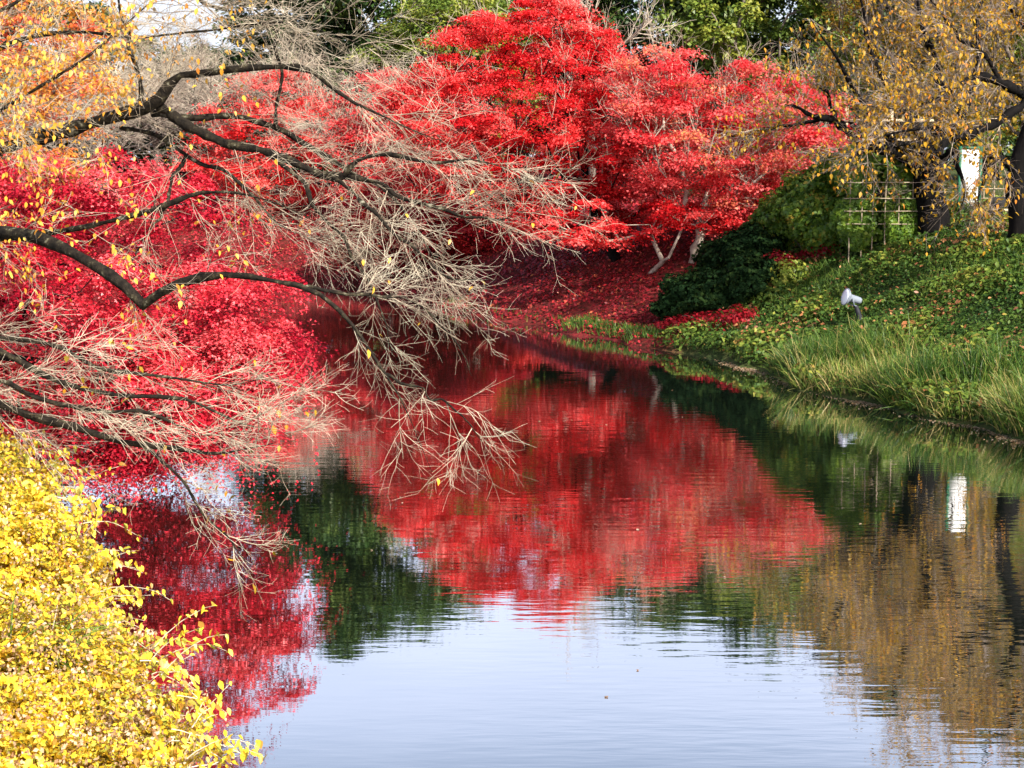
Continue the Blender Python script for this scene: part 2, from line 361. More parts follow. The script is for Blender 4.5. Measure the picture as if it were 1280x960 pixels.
at = ground.data.attributes.new('litter', 'FLOAT', 'POINT'); at.data.foreach_set('value', lit.astype(np.float32))
tag(ground, 'sloping moat bank covered in leaves and low plants', 'ground', kind='structure')
wv = np.array([(-200, -80, 0), (60, -80, 0), (60, 140, 0), (-200, 140, 0)], float)
water = mesh('water', wv, [np.array([(0, 1, 2, 3)])], water_mat())
tag(water, 'still moat water with fine ripples mirroring red trees', 'water', kind='structure')

def hit(px, py):
    """where the sight line through a photo pixel meets the bank"""
    Ys = np.linspace(12, 75, 1261); Q = PV(np.column_stack((np.full(1261, px), np.full(1261, py), Ys)))
    k = np.nonzero(Q[:, 2] <= height(Q[:, 0], Q[:, 1]))[0]
    return Q[k[0]] if len(k) else Q[-1]
# ------------------------------------------------------------------ tree builders
def in_poly(q, poly):
    n = len(poly); ins = np.zeros(len(q), bool)
    for i in range(n):
        a = poly[i]; b = poly[(i + 1) % n]
        c = (a[1] > q[:, 1]) != (b[1] > q[:, 1])
        xi = a[0] + (q[:, 1] - a[1]) / (b[1] - a[1] + 1e-9) * (b[0] - a[0])
        ins ^= c & (q[:, 0] < xi)
    return ins
def poly_pads(poly, n, Y, dY):
    """pad centres inside an outline seen from the moat, spread through the crown's depth"""
    poly = np.array(poly, float); lo, hi = poly.min(0), poly.max(0)
    q = rng.uniform(lo, hi, (n * 8 + 200, 2)); q = q[in_poly(q, poly)][:n]
    d = np.full(len(q), 1e9)
    for i in range(len(poly)):
        a = poly[i]; e = poly[(i + 1) % len(poly)] - a
        t = np.clip(((q - a) @ e) / (e @ e), 0, 1); d = np.minimum(d, np.linalg.norm(q - a - t[:, None] * e, axis=1))
    w = np.sqrt(np.clip(d / max(d.max(), 1), .05, 1))
    return PV(np.column_stack((q, Y + dY * w * rng.uniform(-1, 1, len(q)))))
def skeleton(trunk_pts, targets, rtip, power=.45, bias=.30, step=.6, rmax=None, curl=.10):
    """join every target to the nearest useful point of the growing tree; returns list of (points, radii, is_trunk)"""
    nodes = [np.array(p) for p in trunk_pts]; par = [-1] + list(range(len(nodes) - 1)); plen = [0.0]
    for i in range(1, len(nodes)): plen.append(plen[-1] + np.linalg.norm(nodes[i] - nodes[i - 1]))
    kmin = max(1, int(len(nodes) * .55))
    cap = len(nodes) + len(targets) * 14
    NA = np.zeros((cap, 3)); PL = np.zeros(cap); NA[:len(nodes)] = nodes; PL[:len(nodes)] = plen; cnt = len(nodes)
    PL[:kmin] += 1e3
    fork = nodes[-1]
    order = np.argsort(np.linalg.norm(targets - fork, axis=1))
    chains = []; leafn = []
    for k in order:
        T = targets[k]
        v = T - NA[:cnt]; D = np.linalg.norm(v, axis=1)
        cost = D + bias * PL[:cnt] + np.clip(-v[:, 2], 0, None) * .6
        j = int(np.argmin(cost)); L = D[j]
        if L < .05: continue
        m = max(1, int(L / step)); m = min(m, 13)
        pdir = unit(NA[j] - NA[par[j]]) if par[j] >= 0 else np.array((0, 0, 1.))
        c = NA[j] + pdir * L * .35 + np.array((0, 0, .12 * L))
        t = np.linspace(0, 1, m + 1)[1:, None]
        pts = (1 - t) ** 2 * NA[j] + 2 * t * (1 - t) * c + t ** 2 * T
        if m > 1: pts[:-1] += rnd(m - 1, curl * L / m * .8)
        ids = [j]
        for q in pts:
            NA[cnt] = q; par.append(ids[-1]); PL[cnt] = PL[ids[-1]] % 1e3 + np.linalg.norm(q - NA[ids[-1]]); ids.append(cnt); cnt += 1
        chains.append(ids); leafn.append(ids[-1])
    w = np.zeros(cnt); w[leafn] = 1
    for i in range(cnt - 1, 0, -1): w[par[i]] += w[i]
    r = rtip * np.maximum(w, 1) ** power
    if rmax: r = np.minimum(r, rmax)
    out = []
    for ids in chains:
        rr = r[ids].copy(); rr[0] = min(rr[0], rr[1] * 1.25)
        out.append((NA[ids], rr))
    n0 = len(trunk_pts); tr = r[:n0].copy(); tr[0] *= 1.35; tr[1:3] *= 1.1
    return (NA[:n0], tr), out, NA[:cnt], r
def trunk_line(base, top, n=9, bow=.25):
    base = np.array(base, float); top = np.array(top, float); t = np.linspace(0, 1, n)[:, None]
    p = base * (1 - t) + top * t; L = np.linalg.norm(top - base)
    p += np.sin(t * math.pi) * np.array((rng.normal(0, bow), rng.normal(0, bow), 0)) * L * .3
    p[1:-1] += rnd(n - 2, .02 * L)
    return p
def pad_leaves(C, rp, per, flat=.16, dome=.18, tilt=None, tj=.5):
    """leaf positions and normals for flat sprays centred on C"""
    n = len(C); k = np.repeat(np.arange(n), per); N = len(k)
    r = np.sqrt(rng.uniform(0, 1, N)) * (1 + .25 * rng.normal(0, 1, N)); a = rng.uniform(0, 2 * math.pi, N)
    # uneven outline: three lobes per pad
    ph = rng.uniform(0, 6.28, n)[k]; lob = 1 + .35 * np.sin(3 * a + ph)
    R = (rp[k] if np.ndim(rp) else rp) * r * lob
    q = np.stack((np.cos(a) * R, np.sin(a) * R, -dome * R * r + rng.normal(0, flat, N) * (rp[k] if np.ndim(rp) else rp)), 1)
    if tilt is not None:
        q[:, 2] += (q[:, :2] * tilt[k]).sum(1)
    nr = np.stack((np.cos(a) * r * .5, np.sin(a) * r * .5, np.full(N, 1.0)), 1) + rnd(N, tj)
    return C[k] + q, nr, k
def tree(name, label, cat, group, base, top, pads, rp, per, leafmat, leafsize, barkmat, rtip=.011, tpl='diamond', flat=.16, dome=.2, power=.45, twigs=0, twigmat=None, twiglen=.9, twr=.006, rmax=None, tints=(0, 1), bias=.3, tj=.45, tilt_from=None, crown_name='crown'):
    root = empty(name, base, label, cat, group)
    tr, br, NA, r = skeleton(trunk_line(base, top), pads, rtip, power=power, bias=bias, rmax=rmax)
    b = MB(); b.tube(tr[0], tr[1], 10); b.build('trunk', barkmat, root, True)
    b = MB()
    big = [x for x in br]
    by = {}
    for p, q in big: by.setdefault(len(p), []).append((p, q))
    for n_, lst in by.items():
        if n_ < 2: continue
        b.tubesN(np.array([x[0] for x in lst]), np.array([x[1] for x in lst]), 5)
    if b.n: b.build('branchwork', barkmat, root, True)
    if twigs:
        S = NA[rng.integers(len(tr[0]), len(NA), twigs)]
        D = unit(rnd(twigs, .7) + np.array((0, 0, .9)) + unit(S - NA[len(tr[0]) - 1]) * .9)
        L = twiglen * rng.uniform(.5, 1.3, twigs); p1 = grow(S, D, L, 5, 0, .35)
        t = MB(); t.tubesN(p1, np.tile(np.linspace(twr, twr * .5, 5), (twigs, 1)), 3)
        s2, d2, _, pr = sprout(p1, 4, .2, 1, 25, 55); l2 = twiglen * .45 * rng.uniform(.5, 1.2, len(s2))
        t.tubesN(grow(s2, d2, l2, 4, 0, .3), np.tile(np.linspace(twr * .6, twr * .35, 4), (len(s2), 1)), 3)
        t.build('twig_spray', twigmat or barkmat, root)
    if per:
        tilt = None
        if tilt_from is not None:
            o = pads[:, :2] - np.asarray(tilt_from)[None, :2]; tilt = -tilt_amount * unit(o)
        C, nr, k = pad_leaves(pads, rp, per, flat, dome, tilt, tj)
        pt = rng.uniform(0, 1, len(pads)); tt = np.clip(.62 * pt[k] + .38 * rng.beta(2, 2, len(k)), 0, 1)  # strong per-pad tint puts layered crown shade and highlights into the colour
        tt = tints[0] + (tints[1] - tints[0]) * tt
        V, f, t_ = leaves(C, nr, leafsize * rng.uniform(.7, 1.25, len(C)), tpl, tt)
        mesh(crown_name, V, [f], leafmat, root, t_)
    return root
tilt_amount = .25
def gz(p): return np.array((p[0], p[1], float(height(p[0], p[1])) - .08))
def base_at(px, Y): q = P(px, 300, Y); return gz(q)

# ------------------------------------------------------------------ maples along the far bank
GM = 'red maples along the moat'
t = base_at(772, 53)
m1 = [(690, -6), (735, 22), (785, 65), (825, 120), (850, 175), (858, 220), (835, 252), (795, 280), (752, 294), (700, 292), (655, 288), (615, 262), (555, 250), (495, 222), (462, 180), (478, 135), (518, 88), (555, 45), (625, 10)]
pads = np.vstack((poly_pads(m1, 470, 53.5, 3.6), poly_pads([(x + (x - 670) * .08, y + (y - 180) * .05) for x, y in m1], 90, 53.5, 4.2)))
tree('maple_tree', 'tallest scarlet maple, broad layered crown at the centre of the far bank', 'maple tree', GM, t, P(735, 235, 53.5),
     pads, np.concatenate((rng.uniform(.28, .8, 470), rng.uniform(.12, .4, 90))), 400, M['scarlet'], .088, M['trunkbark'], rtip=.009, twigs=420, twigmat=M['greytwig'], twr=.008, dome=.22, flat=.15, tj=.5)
t = base_at(868, 50)
tree('maple_tree', 'pink red maple with pale sunlit branches, beside the clipped hedge', 'maple tree', GM, t, P(880, 255, 50),
     poly_pads([(770, 88), (810, 60), (870, 62), (930, 78), (1000, 92), (1042, 120), (1050, 175), (1010, 215), (960, 240), (950, 275), (900, 268), (850, 262), (810, 240), (775, 190), (770, 130)], 230, 50.5, 3.0),
     rng.uniform(.35, .8, 230), 320, M['pinkred'], .10, M['palebark'], rtip=.012, twigs=520, twigmat=M['palebark'], twr=.008, twiglen=1.0, dome=.2, flat=.15, tj=.65)
t = base_at(812, 50.5)
tree('maple_tree', 'low red maple leaning over the bank on a pale forked trunk', 'maple tree', GM, t, P(836, 322, 49.5),
     poly_pads([(690, 258), (760, 246), (830, 250), (900, 255), (925, 280), (900, 296), (860, 280), (800, 296), (760, 304), (715, 312), (680, 302), (672, 280)], 60, 49.8, 2.0),
     rng.uniform(.22, .5, 60), 240, M['scarlet'], .10, M['palebark'], rtip=.012, dome=.3, flat=.13, bias=.2)
t = base_at(545, 63)
tree('maple_tree', 'deep red maple low over the shaded bend of the moat', 'maple tree', GM, t, P(540, 268, 63),
     poly_pads([(430, 235), (490, 205), (560, 200), (640, 235), (668, 280), (650, 312), (600, 322), (560, 330), (500, 322), (450, 332), (395, 322), (380, 280)], 200, 63, 3.2),
     rng.uniform(.4, .9, 200), 330, M['deepred'], .115, M['trunkbark'], rtip=.011, dome=.35, flat=.12)
t = base_at(490, 70)
tree('maple_tree', 'rosy red maple behind the bare twigs, left of the tallest scarlet one', 'maple tree', GM, t, P(490, 190, 70),
     poly_pads([(480, 78), (530, 90), (585, 130), (600, 190), (560, 230), (500, 240), (440, 235), (410, 190), (425, 130)], 150, 70, 3.2),
     rng.uniform(.45, .9, 150), 330, M['pinkred'], .125, M['midbark'], rtip=.012, twigs=300, twigmat=M['greytwig'], twr=.011, tints=(0, .75))
t = base_at(350, 76)
tree('maple_tree', 'orange red maple far back where the moat bends away', 'maple tree', GM, t, P(345, 220, 76),
     poly_pads([(250, 150), (300, 95), (360, 85), (420, 110), (440, 170), (425, 240), (430, 300), (370, 322), (290, 318), (240, 300), (225, 210)], 200, 76, 3.6),
     rng.uniform(.5, 1.0, 200), 330, M['scarlet'], .13, M['midbark'], rtip=.012, twigs=300, twigmat=M['greytwig'], twr=.012, tints=(.2, 1))
# left bank
t = gz((-9.6, 24.5, 0))
tree('maple_tree', 'crimson maple arching low over the water on the near left bank', 'maple tree', GM, t, P(-25, 330, 25),
     np.vstack((poly_pads([(-140, 250), (-40, 190), (60, 175), (150, 168), (225, 185), (262, 240), (300, 290), (350, 335), (382, 372), (372, 418), (345, 455), (330, 490), (312, 540), (262, 560), (205, 548), (178, 590), (110, 592), (40, 560), (-60, 560), (-150, 480)], 230, 24.5, 2.4), poly_pads([(120, 400), (330, 400), (352, 450), (330, 500), (305, 545), (240, 565), (160, 575), (100, 540)], 75, 24.2, 1.8))),
     rng.uniform(.28, .70, 305), 800, M['crimson'], .060, M['trunkbark'], rtip=.007, tpl='maple3', dome=.62, flat=.13, bias=.2, tj=.42)
t = gz((-12.5, 33, 0))
tree('maple_tree', 'orange and gold maple filling the top left corner', 'maple tree', GM, t, P(-20, 180, 33),
     poly_pads([(-160, -60), (-20, -70), (70, -40), (120, 20), (150, 90), (140, 170), (90, 230), (20, 300), (-60, 320), (-160, 250)], 170, 33, 2.6),
     rng.uniform(.3, .7, 170), 170, M['orange'], .10, M['midbark'], rtip=.010, tpl='maple3', twigs=500, twigmat=M['twig'], twr=.006)

# ------------------------------------------------------------------ trees behind
def local_pads_round(n, h, r, z0):
    u = unit(rnd(n)); rr = rng.uniform(.45, 1, n) ** .5
    p = u * rr[:, None] * np.array((r, r, (h - z0) / 2)); p[:, 2] += (h + z0) / 2
    k = 1 + .25 * np.sin(3 * np.arctan2(p[:, 1], p[:, 0]) + p[:, 2]); p[:, :2] *= k[:, None]
    return p
def local_pads_cone(n, h, r, z0):
    z = z0 + (h - z0) * rng.uniform(0, 1, n) ** 1.25; a = rng.uniform(0, 6.283, n)
    lay = np.round(z / 1.1) * 1.1; z = lay + rng.normal(0, .2, n)
    R = r * np.clip(1 - (z - z0) / (h - z0), .04, 1) ** .8 * rng.uniform(.35, 1.05, n)
    return np.stack((np.cos(a) * R, np.sin(a) * R, z - .12 * R), 1)
GE = 'evergreens on the far plateau'
def place_z(px, Y): q = P(px, 250, Y); return np.array((q[0], Y, float(height(q[0], Y)) - .1))
o0 = np.zeros(3)
pine = tree('evergreen_tree', 'x', 'evergreen tree', GE, o0, (0, 0, 9), local_pads_cone(260, 17, 4.6, 3), rng.uniform(.5, 1.15, 260), 210, M['green'], .24, M['trunkbark'], rtip=.02, flat=.2, dome=.3, rmax=.3)
broad = tree('evergreen_tree', 'x', 'evergreen tree', GE, o0, (.5, 0, 5), local_pads_round(240, 14, 5.2, 2), rng.uniform(.6, 1.3, 240), 230, M['green'], .24, M['trunkbark'], rtip=.02, flat=.25, dome=.3, rmax=.3, tints=(.15, 1))
lime = tree('yellow_green_tree', 'x', 'tree', 'yellow green trees on the far plateau', o0, (.3, 0, 4), local_pads_round(170, 10, 4.0, 2), rng.uniform(.5, 1.0, 170), 200, M['limegreen'], .2, M['midbark'], rtip=.018, flat=.2, dome=.3, rmax=.25)
used = set()
def put(o, px, Y, rz, sx, sz, label):
    loc = place_z(px, Y)
    if o.name in used: return copy_tree(o, loc, rz, (sx, sz), label)
    used.add(o.name); o.location = tuple(loc); o.rotation_euler = (0, 0, rz); o.scale = (sx, sx, sz); o['label'] = label
BACK = [
 (pine, 345, 92, 0.3, 1.0, .95, 'dark conifer behind the orange red maple, far left of its row'),
 (pine, 420, 88, 1.3, 1.05, 1.12, 'tall dark conifer behind the grey bare trees'),
 (broad, 505, 86, 2.0, 1.0, 1.25, 'dark bushy evergreen above the rosy red maple'),
 (pine, 560, 95, 2.6, 1.1, 1.05, 'dark conifer just left of the tallest scarlet maple'),
 (broad, 640, 96, .4, 1.05, .98, 'bushy evergreen half hidden behind the tallest scarlet maple'),
 (pine, 735, 97, 3.3, 1.0, .95, 'dark conifer behind the bare pale forked trunk'),
 (broad, 820, 90, 4.2, 1.05, 1.3, 'dark bushy evergreen behind the pale twigs right of centre'),
 (pine, 900, 88, 5.0, 1.0, 1.0, 'conifer above the pink red maple'),
 (broad, 985, 84, 5.6, 1.05, 1.25, 'large bushy evergreen above the right end of the pink red maple'),
 (pine, 1075, 90, .9, 1.1, 1.1, 'dark conifer behind the golden leaved cherry'),
 (broad, 1160, 86, 1.9, 1.2, 1.5, 'bushy evergreen behind the timber hut'),
 (pine, 1240, 84, 2.9, 1.25, 1.3, 'dark conifer behind the notice board'),
 (broad, 1330, 82, 3.9, 1.2, 1.6, 'bushy evergreen at the right edge of the plateau'),
 (broad, 265, 108, 5.9, 1.1, .62, 'low evergreen seen faintly beyond the bend at top left'),
 (broad, 60, 100, .2, 1.2, .85, 'bushy evergreen behind the orange and gold maple'),
 (pine, -30, 104, .7, 1.2, .8, 'dark conifer at the far left beyond the moat'),
]
for a in BACK: put(*a)
for a in [(lime, 575, 80, .5, 1.0, 1.0, 'yellow green tree beside the top of the tallest scarlet maple'),
          (lime, 960, 78, 2.5, 1.05, 1.35, 'yellow green tree above the pink red maple'),
          (lime, 1200, 70, 4.5, 1.0, 1.0, 'yellow green tree behind the notice board')]: put(*a)

# bare trees behind
def bare_tree(name, label, group, h, nl, twigmat, barkmat, r0=.14, spread=.9, tw=.011, lev=(9, 8, 6), cat='bare tree', base=o0, lean=(0, 0)):
    root = empty(name, base, label, cat, group)
    b0 = np.array(base, float)
    tr = trunk_line(b0, b0 + np.array((lean[0], lean[1], h * .32)), 8, .2)
    b = MB(); b.tube(tr, np.linspace(r0 * 1.3, r0 * .8, 8), 8); b.build('trunk', barkmat, root, True)
    a = np.arange(nl) * 2.4 + rng.uniform(0, .6, nl)
    el = rng.uniform(.5, 1.4, nl)
    S = tr[rng.integers(4, 8, nl)]
    D = np.stack((np.cos(a) * spread, np.sin(a) * spread, el), 1)
    p1 = grow(S, D, h * rng.uniform(.5, .75, nl), 12, 0, .5)
    b = MB(); b.tubesN(p1, np.linspace(r0 * .5, tw, 12)[None].repeat(nl, 0), 6)
    s, d, tt, pr = sprout(p1, lev[0], .2, 1, 25, 60, .3); p2 = grow(s, d, h * .3 * (1.15 - tt * .6) * rng.uniform(.6, 1.2, len(s)), 7, 0, .5)
    b.tubesN(p2, np.linspace(tw * 1.8, tw, 7)[None].repeat(len(p2), 0), 4); b.build('branchwork', barkmat, root, True)
    t = MB()
    s, d, tt, pr = sprout(p2, lev[1], .15, 1, 25, 60, .3); p3 = grow(s, d, h * .12 * rng.uniform(.5, 1.3, len(s)), 5, 0, .4)
    t.tubesN(p3, np.linspace(tw, tw * .7, 5)[None].repeat(len(p3), 0), 3)
    s, d, tt, pr = sprout(p3, lev[2], .2, 1, 30, 65, .2); p4 = grow(s, d, h * .05 * rng.uniform(.5, 1.3, len(s)), 3, 0, .3)
    t.tubesN(p4, np.linspace(tw * .7, tw * .5, 3)[None].repeat(len(p4), 0), 3)
    t.build('twig_spray', twigmat, root)
    return root
GB = 'bare grey trees on the far bank'
bare = bare_tree('bare_tree', 'x', GB, 9.5, 11, M['greytwig'], M['midbark'])
for a in [(bare, 450, 76, .4, 1.0, .72, 'bare grey twigged tree in front of the tall dark conifer'),
          (bare, 290, 80, 3.1, 1.1, .85, 'bare grey tree behind the orange red maple'),
          (bare, 195, 84, 4.4, 1.1, .9, 'bare pale tree far left beyond the bend of the moat'),
          (bare, 120, 78, 5.2, 1.1, .8, 'bare pale tree behind the gold leaves at top left')]: put(*a)
# pale forked trunk above the tallest maple
bt = place_z(728, 60)
root = empty('bare_tree', bt, 'slender bare tree with pale forked trunk rising above the scarlet crown', 'bare tree', GB)
b = MB()
m0 = resample(PV([(742, 330, 60), (740, 200, 60), (738, 120, 59), (735, 78, 58.6), (724, 30, 58.4), (712, -5, 58.4), (700, -50, 58.6)]), 30)
m0[0, 2] = bt[2]; b.tube(m0, np.linspace(.17, .07, 30), 8); b.build('trunk', M['midbark'], root, True)
b = MB(); lim = []
for pts in ([(733, 70, 58.6), (738, 40, 58.4), (733, 5, 58.2), (738, -40, 58)], [(722, 25, 58.4), (726, 0, 58.6), (722, -60, 58.8)], [(739, 110, 59), (760, 70, 58.4), (785, 50, 58), (815, 25, 58)], [(738, 130, 59), (700, 80, 59.5), (680, 40, 60), (670, -20, 60)]):
    q = resample(PV(pts), 14); lim.append(q); b.tube(q, np.linspace(.085, .03, 14), 6)
b.build('branchwork', M['palebark'], root, True)
s, d, tt, pr = sprout(np.array(lim), 14, .2, 1, 25, 60, .4); p2 = grow(s, d, rng.uniform(.7, 1.8, len(s)), 6, 0, .4)
t = MB(); t.tubesN(p2, np.linspace(.02, .01, 6)[None].repeat(len(p2), 0), 4)
s, d, tt, pr = sprout(p2, 7, .2, 1, 25, 60, .3); p3 = grow(s, d, rng.uniform(.3, .8, len(s)), 4, 0, .4)
t.tubesN(p3, np.linspace(.011, .007, 4)[None].repeat(len(p3), 0), 3); t.build('twig_spray', M['greytwig'], root)

# ------------------------------------------------------------------ traced cherry trees (limbs by eye, twigs grown from them)
def cherry(name, label, group, base, trunk, limbs, barkmat, twigmat, leafmat, K, L1, L2, L3, w1, droop, pull, leaf_n, leaf_size, leaf_pick, cat='cherry tree', updir=0.0, tsides=10):
    root = empty(name, base, label, cat, group)
    tp = resample(trunk[:, :3], 24); tr = resample(trunk, 24)[:, 3]
    b = MB(); b.tube(tp, tr, tsides + 2); b.build('trunk', barkmat, root, True)
    tips = []
    for li, (lp, dens, *ls) in enumerate(limbs):
        ls = ls[0] if ls else 1.0
        lp = np.asarray(lp, float)
        pts = PV(lp[:, :3]); rad = lp[:, 3] * .5 / F * lp[:, 2]
        q = resample(np.column_stack((pts, rad)), 40)
        c = q[:, :3].copy(); kk = rnd(11, 2.2 * w1 + .008); c[1:-1] += (np.stack([np.interp(np.linspace(0, 10, 40), np.arange(11), kk[:, a]) for a in range(3)], 1) + rnd(40, .5 * w1))[1:-1]
        b = MB(); b.tube(c, np.maximum(q[:, 3], w1 * .55) * np.interp(np.arange(40), [0, 31, 39], [1, 1, .35]) * (1 + .17 * rng.normal(0, 1, 40)), 8)
        limb = b.build('limb', barkmat, root, True)
        t = MB(); n1 = max(4, int(K[0] * dens))
        s, d, tt, pr = sprout(c[None], n1, .12, 1, 20, 58, updir)
        l = L1 * ls * rng.uniform(.35, 1.25, len(s)) * (1.1 - .45 * tt)
        p1 = grow(s, d, l, 11, droop * rng.uniform(.1, 1.7, len(s)), .26, pull)
        t1 = MB(); t1.tubesN(p1, np.linspace(w1 * 1.15, w1 * .42, 11)[None] * rng.uniform(.7, 1.3, (len(p1), 1)), 4); t1.build('branchlet_spray', M['branchlet'], root)
        s, d, tt, pr = sprout(p1, K[1], .06, 1, 24, 50); l = L2 * rng.uniform(.4, 1.3, len(s)) * (1.2 - .6 * tt)
        p2 = grow(s, d, l, 6, droop * .3, .28, pull)
        t.tubesN(p2, np.linspace(w1 * .48, w1 * .28, 6)[None].repeat(len(p2), 0), 3)
        s, d, tt, pr = sprout(p2, K[2], .1, 1, 25, 65); l = L3 * rng.uniform(.4, 1.5, len(s))
        p3 = grow(s, d, l, 4, 0, .25)
        t.tubesN(p3, np.linspace(w1 * .28, w1 * .2, 4)[None].repeat(len(p3), 0), 3)
        t.build('twig_spray', twigmat, limb if False else root)
        tips.append(p2[:, 1:].reshape(-1, 3)); tips.append(p3[:, -1])
    if leaf_n:
        T = np.vstack(tips); pk = leaf_pick(T); T = T[rng.uniform(0, 1, len(T)) < pk]
        T = T[rng.permutation(len(T))[:leaf_n]]
        C = T + rnd(len(T), .03) + np.array((0, 0, -.03))
        V, f, t_ = leaves(C, rnd(len(C)) + np.array((.3, -.6, .5)), leaf_size * rng.uniform(.6, 1.3, len(C)), 'oval', rng.beta(2, 2, len(C)), np.array((0, 0, -1.)))
        mesh('leaves', V, [f], leafmat, root, t_)
    return root
def to_px(Pw):
    v = Pw - np.array((0, 0, CH)); fw = v[:, 1] * math.cos(PITCH) - v[:, 2] * math.sin(PITCH); up = v[:, 1] * math.sin(PITCH) + v[:, 2] * math.cos(PITCH)
    return np.column_stack((640 + F * v[:, 0] / fw, 480 - F * up / fw))
GC = 'bare cherry trees leaning over the water'
# upper tree, trunk just outside the left edge
tb = gz((-6.6, 15.6, 0))
TR = np.vstack((np.append(tb, .30), np.append(tb + (.1, 0, 1.2), .24), np.append(P(-190, 330, 15.6), .21), np.append(P(-170, 230, 15.5), .17)))
A = [(-172, 240, 15.5, 26), (-80, 215, 15.4, 23), (0, 186, 15.2, 20), (60, 168, 15, 18), (130, 146, 14.8, 17), (190, 130, 14.6, 17), (209, 112, 14.5, 15), (218, 94, 14.5, 12), (236, 94, 14.4, 8), (300, 86, 14.2, 8), (370, 84, 14, 8), (400, 95, 13.9, 6), (430, 120, 13.8, 5), (460, 138, 13.7, 4), (520, 168, 13.5, 3), (570, 188, 13.4, 2)]
Bm = [(200, 134, 14.6, 12), (235, 158, 14.4, 12), (290, 180, 14.2, 11), (330, 190, 14.1, 10), (390, 212, 13.9, 9), (425, 220, 13.8, 8), (445, 200, 13.7, 6), (480, 193, 13.6, 5), (540, 205, 13.4, 4), (590, 198, 13.2, 3), (650, 216, 13, 2)]
B2 = [(405, 216, 13.9, 8), (470, 226, 13.7, 6), (500, 245, 13.6, 5), (560, 262, 13.4, 4), (610, 275, 13.2, 3), (655, 264, 13, 2)]
B3 = [(190, 142, 14.7, 8), (240, 150, 14.9, 8), (300, 148, 15, 8), (345, 160, 15, 8), (380, 182, 14.9, 7), (425, 206, 14.8, 6), (480, 240, 14.6, 4), (520, 290, 14.4, 3), (550, 350, 14.3, 2)]
B4 = [(335, 192, 14.1, 6), (375, 225, 13.9, 6), (400, 262, 13.8, 5), (440, 310, 13.6, 4), (470, 370, 13.5, 3), (490, 440, 13.4, 2)]
B5 = [(405, 216, 13.8, 5), (450, 250, 13.4, 5), (500, 300, 13.2, 4), (560, 345, 13, 3), (620, 350, 12.9, 2)]
Cc = [(150, 160, 14.9, 5.6), (190, 165, 14.8, 5.6), (235, 196, 14.6, 4.9), (280, 216, 14.4, 4.2), (320, 248, 14.2, 3.5), (350, 280, 14, 2.8), (400, 300, 13.8, 1.5)]
C2 = [(236, 195, 14.6, 5.25), (215, 222, 14.5, 4.5), (204, 260, 14.4, 3.75), (180, 290, 14.3, 2.25)]
C3 = [(-165, 300, 15.4, 9.8), (-60, 300, 15.2, 8.4), (80, 290, 14.8, 7), (180, 266, 14.4, 6.3), (215, 253, 14.3, 6.3), (250, 241, 14.2, 4.9), (300, 246, 14, 3.5), (360, 262, 13.8, 2.1), (420, 300, 13.6, 1.5)]
D = [(-180, 290, 15.5, 24), (-60, 285, 14.2, 20), (30, 296, 13.4, 17), (72, 312, 13, 15), (100, 326, 12.8, 14), (135, 346, 12.6, 14), (160, 364, 12.5, 15), (174, 380, 12.5, 15), (200, 363, 12.4, 11), (235, 350, 12.3, 10), (280, 346, 12.2, 9), (330, 351, 12.1, 8), (380, 359, 12, 7), (410, 376, 11.9, 6), (440, 404, 11.8, 6), (465, 440, 11.7, 6), (482, 466, 11.7, 5), (500, 495, 11.6, 3), (520, 540, 11.6, 2), (540, 590, 11.6, 1.5)]
D2 = [(483, 468, 11.7, 4), (520, 488, 11.6, 3), (560, 505, 11.5, 2.5), (610, 560, 11.4, 1.5)]
D3 = [(380, 359, 12, 4), (440, 366, 12.2, 4), (500, 372, 12.4, 3), (560, 420, 12.5, 2), (590, 470, 12.6, 1.5)]
T0 = [(-150, 200, 15.4, 8.4), (-80, 120, 15.2, 7.2), (0, 62, 15, 6), (80, 40, 14.8, 4.8), (180, 50, 14.6, 3.6), (260, 40, 14.4, 3), (340, 30, 14.2, 2.4), (430, 45, 14, 1.8), (500, 80, 13.8, 1.5)]
T1 = [(-150, 210, 15.4, 7.2), (-60, 170, 15, 6), (30, 120, 14.6, 4.2), (110, 70, 14.3, 3), (170, 20, 14.2, 2.4), (230, -50, 14, 1.8)]
T2 = [(178, 140, 14.6, 6), (172, 90, 14.5, 5), (162, 50, 14.4, 4), (145, -10, 14.3, 3), (135, -70, 14.2, 2)]
T3 = [(345, 160, 14.9, 5), (346, 125, 14.8, 4), (352, 92, 14.7, 4), (344, 50, 14.6, 3.5), (362, -5, 14.5, 3), (370, -60, 14.5, 2)]
T4 = [(-140, 130, 15.5, 7.2), (0, 10, 15.2, 5.4), (110, -20, 15, 4.8), (230, -4, 14.8, 4.8), (262, 10, 14.7, 4.8), (300, 22, 14.6, 3), (380, 60, 14.5, 1.8), (450, 110, 14.4, 1.5)]
up_l = [(A, 1.9), (Bm, 1.1, .85), (B2, 1.0, .8), (B3, .8), (B4, .6, .6), (B5, .7, .75), (Cc, .8), (C2, .35), (C3, .7, .8), (D, 1.05, .66), (D2, .35, .45), (D3, .4, .5), (T0, 2.4), (T1, 2.2), (T2, .6), (T3, .6), (T4, 2.6)]
def pick_left(T):
    q = to_px(T)[:, 0]; return np.where(q < 170, .5, np.where(q < 330, .07, .003))
cherry('cherry_tree', 'nearly bare cherry tree with dark arching limbs reaching in at upper left', 'x', tb, TR, up_l, M['bark'], M['twig'], M['amber'], (15, 8, 4), 1.2, .42, .14, .0035, .28, (.28, 0, -.02), 9500, .052, pick_left)['group'] = GC
